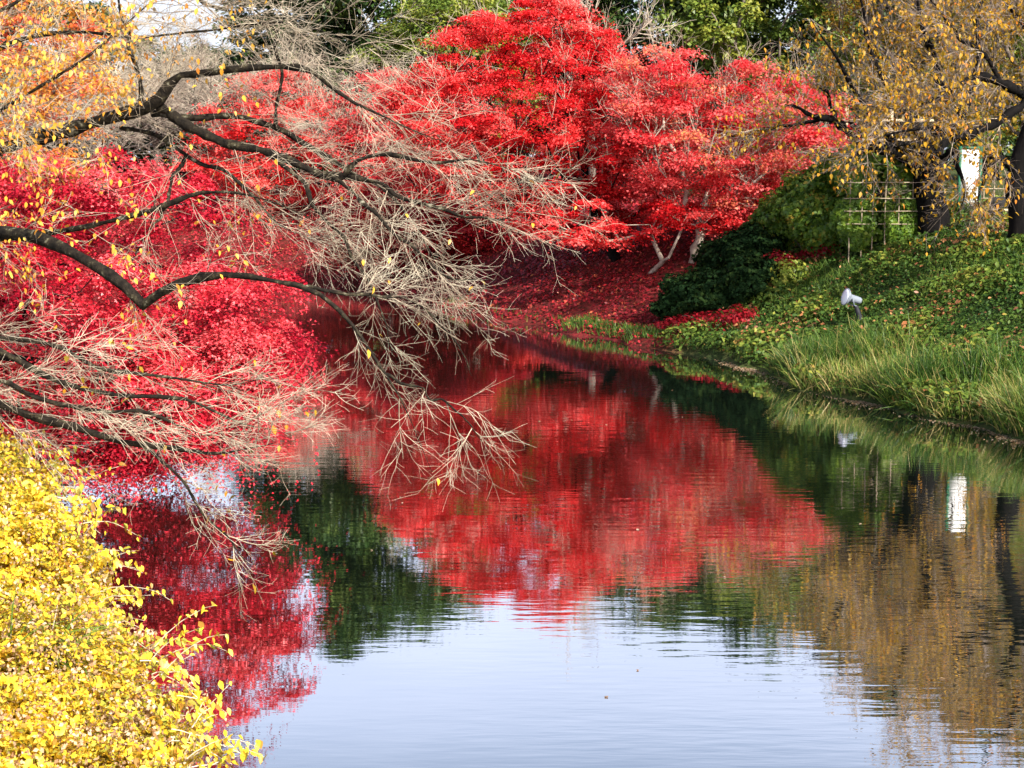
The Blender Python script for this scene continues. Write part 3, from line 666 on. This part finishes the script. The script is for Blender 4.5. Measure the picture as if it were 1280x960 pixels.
# lower tree
tb = gz((-5.2, 11.2, 0))
TR = np.vstack((np.append(tb, .22), np.append(tb + (.05, 0, .9), .18), np.append(P(-260, 520, 11.2), .16), np.append(P(-240, 380, 11.2), .13)))
E = [(-255, 490, 11.2, 20), (-120, 480, 11, 15), (0, 506, 10.8, 11), (60, 523, 10.7, 10), (130, 545, 10.6, 9), (200, 560, 10.5, 8), (260, 567, 10.4, 6), (310, 560, 10.3, 4), (345, 553, 10.2, 2.5)]
E2 = [(170, 554, 10.5, 5), (210, 580, 10.4, 4), (240, 620, 10.3, 3.5), (270, 660, 10.2, 3), (322, 712, 10.1, 2)]
E3 = [(-250, 400, 11.2, 16), (-100, 400, 11, 12), (0, 432, 10.9, 9), (60, 468, 10.8, 8), (140, 490, 10.7, 6), (230, 500, 10.6, 5), (300, 528, 10.5, 3), (360, 542, 10.4, 2)]
E4 = [(-110, 404, 11, 10), (-20, 420, 11.2, 8), (60, 430, 11.3, 7), (130, 462, 11.3, 5), (200, 470, 11.3, 4), (280, 480, 11.2, 3), (330, 470, 11.2, 2)]
E5 = [(-120, 480, 11, 9), (-30, 470, 10.6, 8), (50, 500, 10.4, 6), (120, 515, 10.3, 5), (200, 520, 10.2, 4), (270, 545, 10.1, 2)]
cherry('cherry_tree', 'bare cherry tree with thin twiggy limbs spreading above the yellow shrubs', GC, tb, TR, [(E, 1.2), (E2, .22, .45), (E3, 1.1), (E4, 1.0), (E5, 1.0)], M['bark'], M['twig'], M['gold'], (14, 10, 4), .95, .32, .09, .0034, .15, (.4, 0, -.02), 90, .055, lambda T: np.full(len(T), .01), updir=.3)

# right bank cherries
GR = 'golden leaved cherry trees on the right bank'
Y = 44.2
tb = base_at(1168, Y)
def zpt(px, py, Y, wpx): return np.append(P(px, py, Y), wpx * .5 / F * Y)
TR = np.vstack((np.append(tb, .50), zpt(1166, 262, Y, 38), zpt(1160, 235, Y, 34), zpt(1160, 205, Y, 34), zpt(1165, 180, Y, 26)))
RL = [
 ([(1155, 215, 44.2, 24), (1130, 196, 44.2, 17), (1095, 186, 44, 14), (1072, 178, 43.7, 11), (1058, 162, 43.4, 10), (1040, 152, 43.2, 9), (1015, 147, 42.8, 8), (995, 136, 42.6, 7), (982, 133, 42.6, 5)], .5),
 ([(1042, 152, 43.2, 6), (1040, 135, 43.2, 5), (1034, 118, 43.2, 4), (1022, 108, 43.2, 3)], .4),
 ([(1030, 150, 43.2, 5), (1000, 156, 43.2, 4), (960, 160, 43.2, 3), (925, 172, 43.2, 2)], .4),
 ([(1162, 190, 44.2, 18), (1140, 150, 44.7, 13), (1110, 105, 45.2, 9), (1085, 50, 45.5, 6), (1070, -30, 45.7, 3)], 1.1),
 ([(1165, 182, 44.2, 18), (1180, 130, 43.2, 13), (1170, 80, 42.7, 9), (1150, 20, 42.2, 6), (1140, -60, 42.2, 3)], 1.1),
 ([(1170, 190, 44.2, 15), (1200, 150, 44.7, 11), (1220, 90, 45.2, 8), (1225, 20, 45.7, 6), (1230, -60, 46.2, 3)], 1.1),
 ([(1150, 205, 44.2, 12), (1110, 172, 42.2, 9), (1070, 120, 41.7, 6), (1040, 60, 41.2, 4), (1010, 20, 41.2, 2)], .5),
 ([(1170, 195, 44.2, 10), (1140, 180, 42.2, 8), (1105, 182, 41.2, 6), (1070, 195, 40.7, 4), (1050, 215, 40.5, 2)], .4),
 ([(1172, 200, 44.2, 10), (1190, 190, 42.7, 8), (1200, 215, 42.2, 5), (1205, 245, 42, 3), (1195, 270, 42, 2)], .35, .7),
]
def pick_right(T): return np.full(len(T), .5)
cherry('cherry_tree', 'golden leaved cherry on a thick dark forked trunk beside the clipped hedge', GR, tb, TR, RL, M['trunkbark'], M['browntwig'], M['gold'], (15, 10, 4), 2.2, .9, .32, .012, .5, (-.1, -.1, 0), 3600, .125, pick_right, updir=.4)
Y = 40.0
tb = base_at(1276, Y)
TR = np.vstack((np.append(tb, .32), zpt(1275, 268, Y, 27), zpt(1268, 235, Y, 24), zpt(1274, 200, Y, 21), zpt(1292, 150, Y, 20), zpt(1305, 110, Y, 18)))
RL = [
 ([(1305, 118, 40, 14), (1280, 134, 39.6, 12), (1250, 150, 39.3, 11), (1222, 163, 39, 11), (1200, 172, 38.8, 10), (1188, 172, 38.7, 8), (1170, 160, 38.5, 5), (1120, 165, 38.3, 3), (1080, 185, 38, 2)], .9),
 ([(1305, 130, 40, 13), (1275, 116, 39.8, 12), (1252, 103, 39.5, 11), (1212, 100, 39.2, 9), (1180, 116, 39, 7), (1150, 130, 38.8, 4), (1110, 135, 38.5, 2)], 1.1),
 ([(1250, 104, 39.5, 7), (1235, 75, 39.5, 6), (1195, 40, 39.3, 5), (1160, -10, 39, 3)], .9),
 ([(1305, 105, 40, 14), (1290, 50, 40, 10), (1255, 0, 40, 7), (1220, -60, 40, 4)], 1.1),
 ([(1268, 215, 40, 10), (1250, 200, 39.5, 7), (1235, 215, 39, 5), (1225, 245, 38.8, 3), (1222, 262, 38.8, 2)], .5),
 ([(1305, 110, 40, 14), (1330, 50, 40, 10), (1300, -10, 39.5, 7), (1270, -70, 39.5, 4)], 1.0),
 ([(1215, 168, 39, 5), (1205, 150, 38.9, 4), (1195, 135, 38.8, 3), (1185, 100, 38.8, 2)], .4),
]
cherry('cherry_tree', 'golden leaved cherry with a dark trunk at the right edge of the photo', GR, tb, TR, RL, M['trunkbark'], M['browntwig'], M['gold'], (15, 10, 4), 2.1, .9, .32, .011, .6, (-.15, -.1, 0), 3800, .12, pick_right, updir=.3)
# golden trees behind them
for px, Y, lab in ((1150, 66, 'gold brown tree behind the timber hut'), (1270, 60, 'gold brown tree behind the notice board')):
    q = place_z(px, Y)
    tree('golden_tree', lab, 'tree', 'gold brown trees on the plateau', q, q + (0.2, 0, 3), local_pads_round(210, 12.8, 4.0, 2.2) + q, rng.uniform(.35, .85, 210), 48, M['gold'], .16, M['midbark'], rtip=.014, tints=(0, .75), twigs=1100, twigmat=M['browntwig'], twr=.012, twiglen=1.2, flat=.3, tj=.9)

# ------------------------------------------------------------------ hut, notice board, lattice, lamp
q = place_z(1105, 56)
hut = empty('timber_hut', q, 'open timber hut with dark interior and pale cross beams behind the hedge', 'hut')
b = MB()
b.box(q + (0, 1.6, 1.5), (3.4, .12, 3.0)); b.box(q + (-1.7, .3, 1.2), (.12, 2.5, 2.4)); b.box(q + (1.7, .3, 1.2), (.12, 2.5, 2.4)); b.build('wall', M['darkwood'], hut)
b = MB(); b.box(q + (0, .4, 3.55), (4.2, 3.6, .12)); b.box(q + (0, .4, 3.68), (3.4, 2.4, .14)); b.build('roof', M['darkwood'], hut)
for x in (-1.6, -.1, 1.5):
    b = MB(); b.box(q + (x, -1.1, 1.75), (.12, .12, 3.5)); b.build('post', M['timber'], hut)
for z in (2.2, 2.85, 3.4):
    b = MB(); b.box(q + (0, -1.18, z), (3.5, .05, .10)); b.build('beam', M['timber'], hut)

sb = gz(P(1210, 275, 45.1))
board = empty('notice_board', sb, 'upright white notice board in a green frame under the golden cherry', 'notice board')
w, z0, z1 = .50, .30, 1.95
b = MB(); b.box(sb + (0, 0, (z0 + z1) / 2), (w, .035, z1 - z0)); b.build('panel', M['white'], board)
for s in (-1, 1):
    b = MB(); b.box(sb + (s * (w / 2 + .035), 0, 1.0), (.07, .08, 2.1)); b.build('post', M['greenpaint'], board)
b = MB(); b.box(sb + (0, -.002, z0 - .05), (w, .07, .10)); b.build('rail', M['greenpaint'], board)
b = MB(); b.box(sb + (0, 0, 2.0), (w, .07, .07)); b.build('rail', M['greenpaint'], board)

def lattice(name, label, xs, x0, x1, ys, Y, ybase, r=.017):
    c = gz(P((x0 + x1) / 2, ybase, Y))
    root = empty(name, c, label, 'lattice fence', 'bamboo lattice fences')
    for x in xs:
        p0 = P(x, ys[-1], Y); p0[2] = float(height(p0[0], p0[1])) - .1; p1 = P(x, ys[0] - 4, Y); p1[0] = p0[0]
        b = MB(); b.tube(np.linspace(p0, p1, 6) + rnd(6, .004), r, 6); b.build('upright', M['bamboo'], root, True)
    for y in ys[:-1]:
        b = MB(); b.tube(np.linspace(P(x0 - 5, y, Y - .05), P(x1 + 5, y, Y - .05), 8) + rnd(8, .004), r * .9, 6); b.build('rail', M['bamboo'], root, True)
    return root
lattice('lattice_fence', 'bamboo lattice overgrown by the clipped hedge', [1061, 1076, 1090, 1105, 1122, 1139], 1060, 1146, [228, 248, 264, 280, 312], 44.30, 300)
lattice('lattice_fence', 'pale bamboo lattice in the gap between the two dark cherry trunks', [1228, 1241, 1254, 1268], 1222, 1262, [236, 248, 260, 274, 288], 45.6, 284)
q = gz(P(1249, 282, 43.4))
bench = empty('bench', q, 'small dark bench with a pale seat edge below the right lattice', 'bench')
b = MB(); b.box(q + (0, 0, .42), (.50, .32, .06)); b.build('seat', M['timber'], bench)
for s in (-1, 1):
    b = MB(); b.box(q + (s * .19, 0, .2), (.07, .28, .42)); b.build('leg', M['darkwood'], bench)
b = MB(); b.box(q + (0, .16, .62), (.5, .05, .28)); b.build('backrest', M['darkwood'], bench)
# teal canopy glimpsed behind the maple
q = place_z(1042, 60)
tent = empty('canopy_tent', q, 'small teal and white canopy glimpsed behind the pink red maple', 'canopy')
b = MB()
apex = q + (0, 0, 3.1)
cs = [q + (x, y, 2.35) for x, y in ((-.9, -.9), (.9, -.9), (.9, .9), (-.9, .9))]
b.add(np.array(cs + [apex, apex - (0, 0, .03)]), [(0, 1, 4, 4), (1, 2, 4, 4), (2, 3, 4, 4), (3, 0, 4, 4)]); b.build('canopy', M['teal'], tent)
b = MB()
for i in range(4):
    a_, c_ = cs[i], cs[(i + 1) % 4]; mid = (a_ + c_) / 2 - (0, 0, .15)
    b.box(mid, (1.8, .02, .26) if i % 2 == 0 else (.02, 1.76, .26))
b.build('valance', M['white'], tent)
for c_ in cs:
    b = MB(); f = c_.copy(); f[2] = q[2] - .05; b.tube(np.array([f, c_]), .03, 6); b.build('pole', M['greymetal'], tent)

# floodlight
lp = hit(1074, 409); lp[2] = float(height(lp[0], lp[1]))
lamp = empty('floodlight', lp, 'round white faced floodlight on a short black post in the grass slope', 'floodlight')
kx = lp[1] / F
b = MB(); top = lp + np.array((-5 * kx, 0, 26 * kx)); b.tube(np.array([lp - (0, 0, .15), lp + (0, 0, .25), top]), [.062, .062, .055], 10); b.build('post', M['blackpaint'], lamp)
ax = unit(np.array((-.92, -.22, .26))); hc = lp + np.array((-12 * kx, -.02, 36 * kx))
def lathe(c, ax, prof, sides=20):
    u = unit(np.cross(ax, (0, 0, 1.))); v = np.cross(ax, u); th = np.arange(sides) / sides * 2 * math.pi
    V = np.array([c + ax * a + r * (math.cos(t) * u + math.sin(t) * v) for a, r in prof for t in th]); n = len(prof)
    i = np.arange(n * sides).reshape(n, sides)
    return V, np.stack((i[:-1], np.roll(i[:-1], -1, 1), np.roll(i[1:], -1, 1), i[1:]), -1).reshape(-1, 4)
b = MB(); b.add(*lathe(hc, ax, [(-.28, .001), (-.28, .065), (-.24, .085), (.02, .10), (.10, .19), (.135, .215), (.15, .215), (.15, .195)])); b.build('housing', M['greymetal'], lamp, True)
b = MB(); b.add(*lathe(hc, ax, [(.142, .197), (.152, .19), (.165, .10), (.168, .001)])); b.build('lens', M['lens'], lamp, True)
b = MB(); s_ = unit(np.cross(ax, (0, 0, 1.)))
for k in (-1, 1): b.tube(np.array([hc + s_ * .13 * k, hc + s_ * .13 * k + (0.03, 0, -.16), top + s_ * .02 * k]), .018, 6)
b.build('bracket', M['greymetal'], lamp, True)

# ------------------------------------------------------------------ shrubs and hedge
def shrub(name, label, cat, lobes, n, mat, size, tpl='diamond', group=None, stems=24, stemmat=None, shell=.45, tints=(0, 1), tj=.6, boxy=False, lumpy=1.0):
    """lobes: (centre, (rx, ry, rz)); leaves through each lobe's outer volume"""
    c0 = np.array(lobes[0][0], float); base = gz(c0); root = empty(name, base, label, cat, group)
    vol = np.array([np.prod(l[1]) ** .67 for l in lobes]); vol /= vol.sum(); Cs, Ns, Ts = [], [], []
    for (c, r), v in zip(lobes, vol):
        k = int(n * v); u = unit(rnd(k)); r = np.array(r, float)
        if boxy: u = np.sign(u) * np.abs(u) ** .45; u /= np.maximum(np.abs(u).max(1, keepdims=True), 1e-6) ** .75
        lump = 1 + lumpy * .13 * np.sin(u[:, 0] * 7 + c[0] * 3) * np.sin(u[:, 2] * 6 + c[1]) + lumpy * .10 * np.sin(u[:, 1] * 11 + u[:, 2] * 9)
        p = np.array(c) + u * r * (lump * (1 - shell * rng.uniform(0, 1, k) ** 1.8))[:, None]
        Cs.append(p); Ns.append(u / r * r.mean() + np.array((0, 0, .35)) + rnd(k, tj)); Ts.append(np.clip(rng.beta(2, 2, k) * .8 + .1 * np.sin(p[:, 0] * 5) * np.sin(p[:, 2] * 6) + .1, 0, 1))
    C = np.vstack(Cs); N = np.vstack(Ns); T = np.concatenate(Ts)
    ok = C[:, 2] > height(C[:, 0], C[:, 1]) + .02
    C, N, T = C[ok], N[ok], tints[0] + (tints[1] - tints[0]) * T[ok]
    V, f, t_ = leaves(C, N, size * rng.uniform(.5, 1.5, len(C)) * (1 + .25 * (lumpy - 1) * np.sin(C[:, 0] * 9) * np.sin(C[:, 2] * 8)), tpl, T); mesh('foliage', V, [f], mat, root, t_)
    if stems:
        tips = C[rng.integers(0, len(C), stems)]; S = base + np.column_stack((rng.normal(0, .12, len(tips)), rng.normal(0, .12, len(tips)), np.zeros(len(tips))))
        t = np.linspace(0, 1, 7)[None, :, None]; p = S[:, None] * (1 - t) + tips[:, None] * t; p[..., 2] += (np.sin(t[..., 0] * math.pi) * .15); p[:, 1:-1] += rng.normal(0, .03, p[:, 1:-1].shape)
        b = MB(); b.tubesN(p, np.linspace(.012, .004, 7)[None].repeat(len(p), 0), 4); b.build('stem', stemmat or M['midbark'], root)
    return root, C
def lobe_px(px, py, Y, rx, ry, rz):
    if Y is None: Y = hit(px, py + rz * .8)[1] + ry * .5      # stands on the bank
    return (P(px, py, Y), (rx / F * Y, ry, rz / F * Y))
shrub('hedge', 'clipped green hedge with a rounded top behind the bamboo lattice', 'hedge', [lobe_px(1094, 246, 45.0, 50, .74, 54)], 42000, M['hedge'], .12, boxy=True, shell=.3, tints=(.15, .95), stems=8)
shrub('ivy_hedge', 'looser hedge with yellowing leaves between the maple and the clipped hedge', 'hedge', [lobe_px(1015, 255, 46.2, 48, .9, 44), lobe_px(985, 285, None, 42, 1.0, 45), lobe_px(1040, 225, 46.4, 34, .8, 24), lobe_px(1030, 285, 45.8, 36, .7, 34)], 32000, M['hedge'], .13, shell=.45, tints=(.0, 1.15), stems=10)
GY = 'dark green yew shrubs on the bank'
shrub('yew_shrub', 'dark green layered yew under the pale forked maple', 'shrub', [lobe_px(888, 370, None, 62, 1.1, 34), lobe_px(850, 385, None, 34, .8, 20), lobe_px(935, 355, None, 40, 1, 36)], 26000, M['yewgreen'], .12, group=GY, shell=.5)
shrub('yew_shrub', 'dark yew shrub in deep shade below the yellowing hedge', 'shrub', [lobe_px(940, 318, None, 46, 1.2, 36), lobe_px(905, 325, None, 34, 1, 26)], 20000, M['yewgreen'], .12, group=GY, shell=.5)
GA = 'small crimson shrubs on the right bank'
shrub('azalea_shrub', 'small crimson shrub at the foot of the bamboo lattice', 'shrub', [lobe_px(1030, 314, None, 24, .55, 17), lobe_px(1012, 322, None, 18, .4, 12)], 2600, M['deepred'], .09, group=GA, tints=(0, .4), shell=.8, stems=6)
shrub('azalea_shrub', 'crimson shrub low beside the water under the dark yew', 'shrub', [lobe_px(885, 404, None, 44, .7, 15), lobe_px(850, 408, None, 30, .6, 12), lobe_px(925, 398, None, 30, .6, 16)], 3600, M['deepred'], .09, group=GA, tints=(0, .4), shell=.8, stems=6)
shrub('azalea_shrub', 'red tinged shrub between the two dark yews', 'shrub', [lobe_px(975, 334, None, 26, .55, 20)], 2200, M['deepred'], .09, group=GA, tints=(0, .4), shell=.8, stems=6)
shrub('euonymus_shrub', 'yellow green straggling shrub on the slope left of the floodlight', 'shrub', [lobe_px(985, 345, None, 26, .6, 26), lobe_px(965, 312, None, 24, .6, 20)], 1500, M['limegreen'], .11, tints=(.2, 1), shell=.95, stems=8)
# yellow shrubs, foreground left
GYs = 'yellow leaved shrubs in the near left corner'
def ylobes(l): return [lobe_px(*a) for a in l]
up, Cu = shrub('yellow_shrub', 'bright yellow leaved shrub at the left edge, upper one of two', 'shrub',
   ylobes([(-33, 665, 10.6, 85, .8, 92), (-78, 600, 11.2, 80, .7, 58), (40, 700, 10.4, 66, .6, 72), (4, 640, 10.8, 58, .5, 62), (80, 755, 10.2, 46, .5, 58), (-28, 590, 11, 40, .4, 36)]), 76000, M['yellow'], .040, 'oval', GYs, 40, M['twig'], .8, tj=1.0, lumpy=2.5)
lo, Cl = shrub('yellow_shrub', 'yellow leaved shrub with dry seed heads in the bottom left corner', 'shrub',
   ylobes([(22, 860, 9.4, 110, .8, 100), (92, 850, 9.5, 75, .6, 70), (132, 930, 9.2, 80, .6, 75), (182, 950, 9.1, 62, .5, 44), (-18, 960, 8.8, 140, .6, 90)]), 84000, M['yellow'], .038, 'oval', GYs, 40, M['twig'], .8, tj=1.0, lumpy=2.5)
for root, C, n in ((up, Cu, 3200), (lo, Cl, 7000)):
    S = C[rng.integers(0, len(C), n)]
    s2 = S + unit(rnd(n) + np.array((.3, -.6, .8))) * rng.uniform(.03, .14, (n, 1))
    k = np.repeat(np.arange(n), 5); C2 = s2[k] + rnd(len(k), .018)
    V, f, t_ = leaves(C2, rnd(len(C2)), .026 * rng.uniform(.6, 1.4, len(C2)), 'diamond', rng.uniform(0, 1, len(C2))); mesh('seed_head', V, [f], M['dried'], root, t_)
# arching sprays reaching out over the water
for root, lst in ((up, [(105, 700, 10.2), (120, 740, 10.2), (80, 650, 10.5), (30, 595, 10.9), (5, 570, 11), (55, 620, 10.7), (-20, 560, 11), (120, 775, 10.1)]), (lo, [(170, 880, 9.3), (190, 860, 9.3), (210, 920, 9.1), (240, 945, 9.0), (180, 830, 9.4), (225, 960, 9.0)])):
    S = PV(np.repeat(np.array(lst, float), 6, 0) + rng.normal(0, 1, (len(lst) * 6, 3)) * (12, 14, .1)); n = len(S)
    p = grow(S, np.array((.8, -.1, .55)) + rnd(n, .35), rng.uniform(.2, .5, n), 9, 1.0, .3)
    b = MB(); b.tubesN(p, np.linspace(.004, .0015, 9)[None].repeat(n, 0), 4); b.build('stem', M['twig'], root)
    C = p[:, 2:].reshape(-1, 3); C = np.repeat(C, 2, 0) + rnd(len(C) * 2, .015)
    V, f, t_ = leaves(C, rnd(len(C), .6) + np.array((.2, -.6, .6)), .05 * rng.uniform(.6, 1.3, len(C)), 'oval', rng.uniform(.1, .9, len(C)), np.array((.2, 0, -1.))); mesh('foliage', V, [f], M['yellow'], root, t_)
# green grass tuft in the shrubs
S = PV(np.column_stack((rng.uniform(-20, 110, 260), rng.uniform(800, 850, 260), rng.uniform(9.2, 9.6, 260))))
n = len(S); p = grow(S, np.array((.5, -.2, .5)) + rnd(n, .5), rng.uniform(.2, .5, n), 7, 1.3, .15)
V, q4 = ribbons(p, np.linspace(.008, .001, 7)[None].repeat(n, 0))
tuft = mesh('grass_tuft', V, [q4], M['grass'], None, np.repeat(rng.uniform(.4, 1, n), 6)); tag(tuft, 'tuft of long green blades between the two yellow shrubs', 'grass tuft')

# ------------------------------------------------------------------ ground plants
def scatter(n, xr, yr, fn):
    x = rng.uniform(*xr, n); y = rng.uniform(*yr, n); d = shore_dist(x, y); k = fn(x, y, d); x, y, d = x[k], y[k], d[k]
    z = height(x, y); k = z > .015
    return np.stack((x[k], y[k], z[k]), 1), d[k]
def slope_normal(C):
    e = .3; hx = height(C[:, 0] + e, C[:, 1]) - height(C[:, 0] - e, C[:, 1]); hy = height(C[:, 0], C[:, 1] + e) - height(C[:, 0], C[:, 1] - e)
    return unit(np.stack((-hx / (2 * e), -hy / (2 * e), np.ones(len(C))), 1))
C, d = scatter(420000, (3, 22), (24, 50), lambda x, y, d: (d > -.7) & (d < 13) & (litter(x, y) < rng.uniform(.2, .9, len(x))) & (rng.uniform(0, 1, len(x)) < .25 + .9 * (.5 + .5 * np.sin(x * 2.3 + 1.7 * np.sin(y * 1.1)) * np.sin(y * 1.9 + x * .7))))
patch = .5 + .5 * np.sin(C[:, 0] * 1.7 + 1.3 * np.sin(C[:, 1] * .8)) * np.sin(C[:, 1] * 1.3 + C[:, 0] * .5)
hgt = .04 + .42 * rng.uniform(0, 1, len(C)) * (.3 + .7 * patch)
C2 = C + np.column_stack((np.zeros(len(C)), np.zeros(len(C)), hgt))
V, f, t_ = leaves(C2, slope_normal(C) + rnd(len(C), .55), rng.uniform(.05, .15, len(C)) * (.6 + .75 * patch), 'oval', np.clip(rng.beta(2, 2.6, len(C)) * .7 + .55 * (patch - .25), 0, 1) + (rng.uniform(0, 1, len(C)) < .03) * .5)  # tint rises with patch: yellow-green sun patches put into the leaf colour
tag(mesh('ground_cover', V, [f], M['cover'], None, t_), 'low broad leaved plants carpeting the green slope', 'ground cover', kind='stuff')
C, d = scatter(260000, (-30, 12), (40, 86), lambda x, y, d: (d > -.7) & (d < 14) & (litter(x, y) > rng.uniform(.1, 1, len(x))) & (rng.uniform(0, 1, len(x)) < .35 + .65 * (np.sin(x * 1.9 + 1.4 * np.sin(y * 1.3)) * np.sin(y * 1.6 - x * .6) > -.35)))
C[:, 2] += rng.uniform(.01, .10, len(C))
V, f, t_ = leaves(C, slope_normal(C) + rnd(len(C), .45), rng.uniform(.07, .15, len(C)), 'diamond', rng.beta(2, 2, len(C)))
tag(mesh('fallen_leaves', V, [f], M['fallen'], None, t_), 'fallen red leaves carpeting the bank below the maples', 'fallen leaves', kind='stuff')
C, d = scatter(60000, (4, 20), (27, 48), lambda x, y, d: (d > .8) & (d < 11) & (litter(x, y) < .6) & (rng.uniform(0, 1, len(x)) < np.clip(np.sin(x * .9 + 1.5 * np.sin(y * .6)) * np.sin(y * .7 + 1) - .15, .04, 1)))
C[:, 2] += rng.uniform(.08, .36, len(C))
V, f, t_ = leaves(C, slope_normal(C) + rnd(len(C), .5), rng.uniform(.06, .13, len(C)), 'oval', rng.beta(2, 2, len(C)))
tag(mesh('fallen_leaves', V, [f], M['drybrown'], None, t_), 'rusty brown leaves scattered over the green slope', 'fallen leaves', kind='stuff')
n = 90000; x = rng.uniform(-75, 85, n); y = rng.uniform(112, 128, n); top = 5.5 + 2.5 * np.sin(x * .35) * np.sin(x * .13 + 1) + 1.2 * np.sin(x * 1.1 + y)
C = np.column_stack((x, y, height(x, y) + top * rng.uniform(0, 1, n) ** .7))
V, f, t_ = leaves(C, rnd(n) + np.array((0, -.3, .6)), rng.uniform(.3, .7, n), 'diamond', rng.beta(2, 2, n))
tag(mesh('distant_woods', V, [f], M['green'], None, t_), 'far dark green woodland closing the view behind the trees', 'woods', kind='stuff')
def blades(name, label, C, L, w, lean, tint, droop=.8, n=6):
    D = slope_normal(C) * .5 + np.array((0, 0, 1.)) + rnd(len(C), lean)
    p = grow(C, D, L, n, droop * rng.uniform(.3, 1.6, len(C)), .12)
    V, q = ribbons(p, np.linspace(1, .12, n)[None] * w); o = mesh(name, V, [q], M['grass'], None, np.repeat(tint, n - 1))
    return tag(o, label, 'grass', kind='stuff')
C, d = scatter(230000, (5, 16), (22, 40), lambda x, y, d: (d > -.7) & (d < 2.2) & (rng.uniform(0, 1, len(x)) < np.clip(1.25 - d / 2.0, .05, 1) * (.3 + .7 * (np.sin(x * 2.6 + y * 1.9) * np.sin(y * 2.2 - x) > .05))) & (y < 38) & (np.hypot(x - lp[0], y - lp[1]) > .8))
blades('reed_grass', 'tall arching waterside grass along the right shore', C, rng.uniform(.35, 1.15, len(C)) * (.75 + .25 * np.sin(C[:, 1] * 2.1 + C[:, 0])), .011, .38, np.clip(rng.beta(2, 2, len(C)) + .25 * np.sin(C[:, 1] * 1.5) + (rng.uniform(0, 1, len(C)) < .10 + .15 * (d < .25)) * .6, 0, 1), 1.1)
C, d = scatter(160000, (-4, 8), (38, 56), lambda x, y, d: (d > -.7) & (d < .45) & (rng.uniform(0, 1, len(x)) < (.5 + .5 * np.sin(x * 1.7 + y)) * np.where((y > 43.8) & (y < 47.8), 1.0, .08)))
blades('shore_grass', 'short bright grass edging the water below the red maples', C, rng.uniform(.08, .26, len(C)), .014, .3, rng.beta(2, 3, len(C)), .8, 4)
C, d = scatter(60000, (4, 20), (26, 46), lambda x, y, d: (d > 1) & (d < 11) & (np.sin(x * 1.1 + 2) * np.sin(y * .9 + x * .4) > .2))
blades('slope_grass', 'loose grass clumps among the plants of the green slope', C, rng.uniform(.2, .5, len(C)), .009, .4, rng.beta(2, 2, len(C)), 1.0, 5)
# floating leaves
x = rng.uniform(-5, 10, 1500); y = 13 + 30 * rng.uniform(0, 1, 1500) ** 1.5; k = (shore_dist(x, y) < -.1) & (rng.uniform(0, 1, 1500) < .035)
e = POLY[3:9]; cl = np.array([.35, .75, 1.3, 2.1, 2.9, 3.6])[rng.integers(0, 6, 3200)] + rng.normal(0, .17, 3200); i = np.clip(cl.astype(int), 0, 4); fr = (np.clip(cl, 0, 4.99) - i)[:, None]
ex = e[i] * (1 - fr) + e[i + 1] * fr - np.abs(rng.normal(0, .22, 3200))[:, None] * np.array((1, .3)) + rng.normal(0, .05, (3200, 2))
xy = np.vstack((np.column_stack((x, y))[k], ex[shore_dist(ex[:, 0], ex[:, 1]) < 0]))
C = np.column_stack((xy, np.full(len(xy), .006)))
V, f, t_ = leaves(C, np.array((0, 0, 1.)) + rnd(len(C), .05), rng.uniform(.03, .07, len(C)), 'diamond', rng.uniform(0, 1, len(C)))
tag(mesh('floating_leaves', V, [f], M['dried'], None, t_), 'brown leaves floating on the water near the right shore', 'floating leaves', kind='stuff')
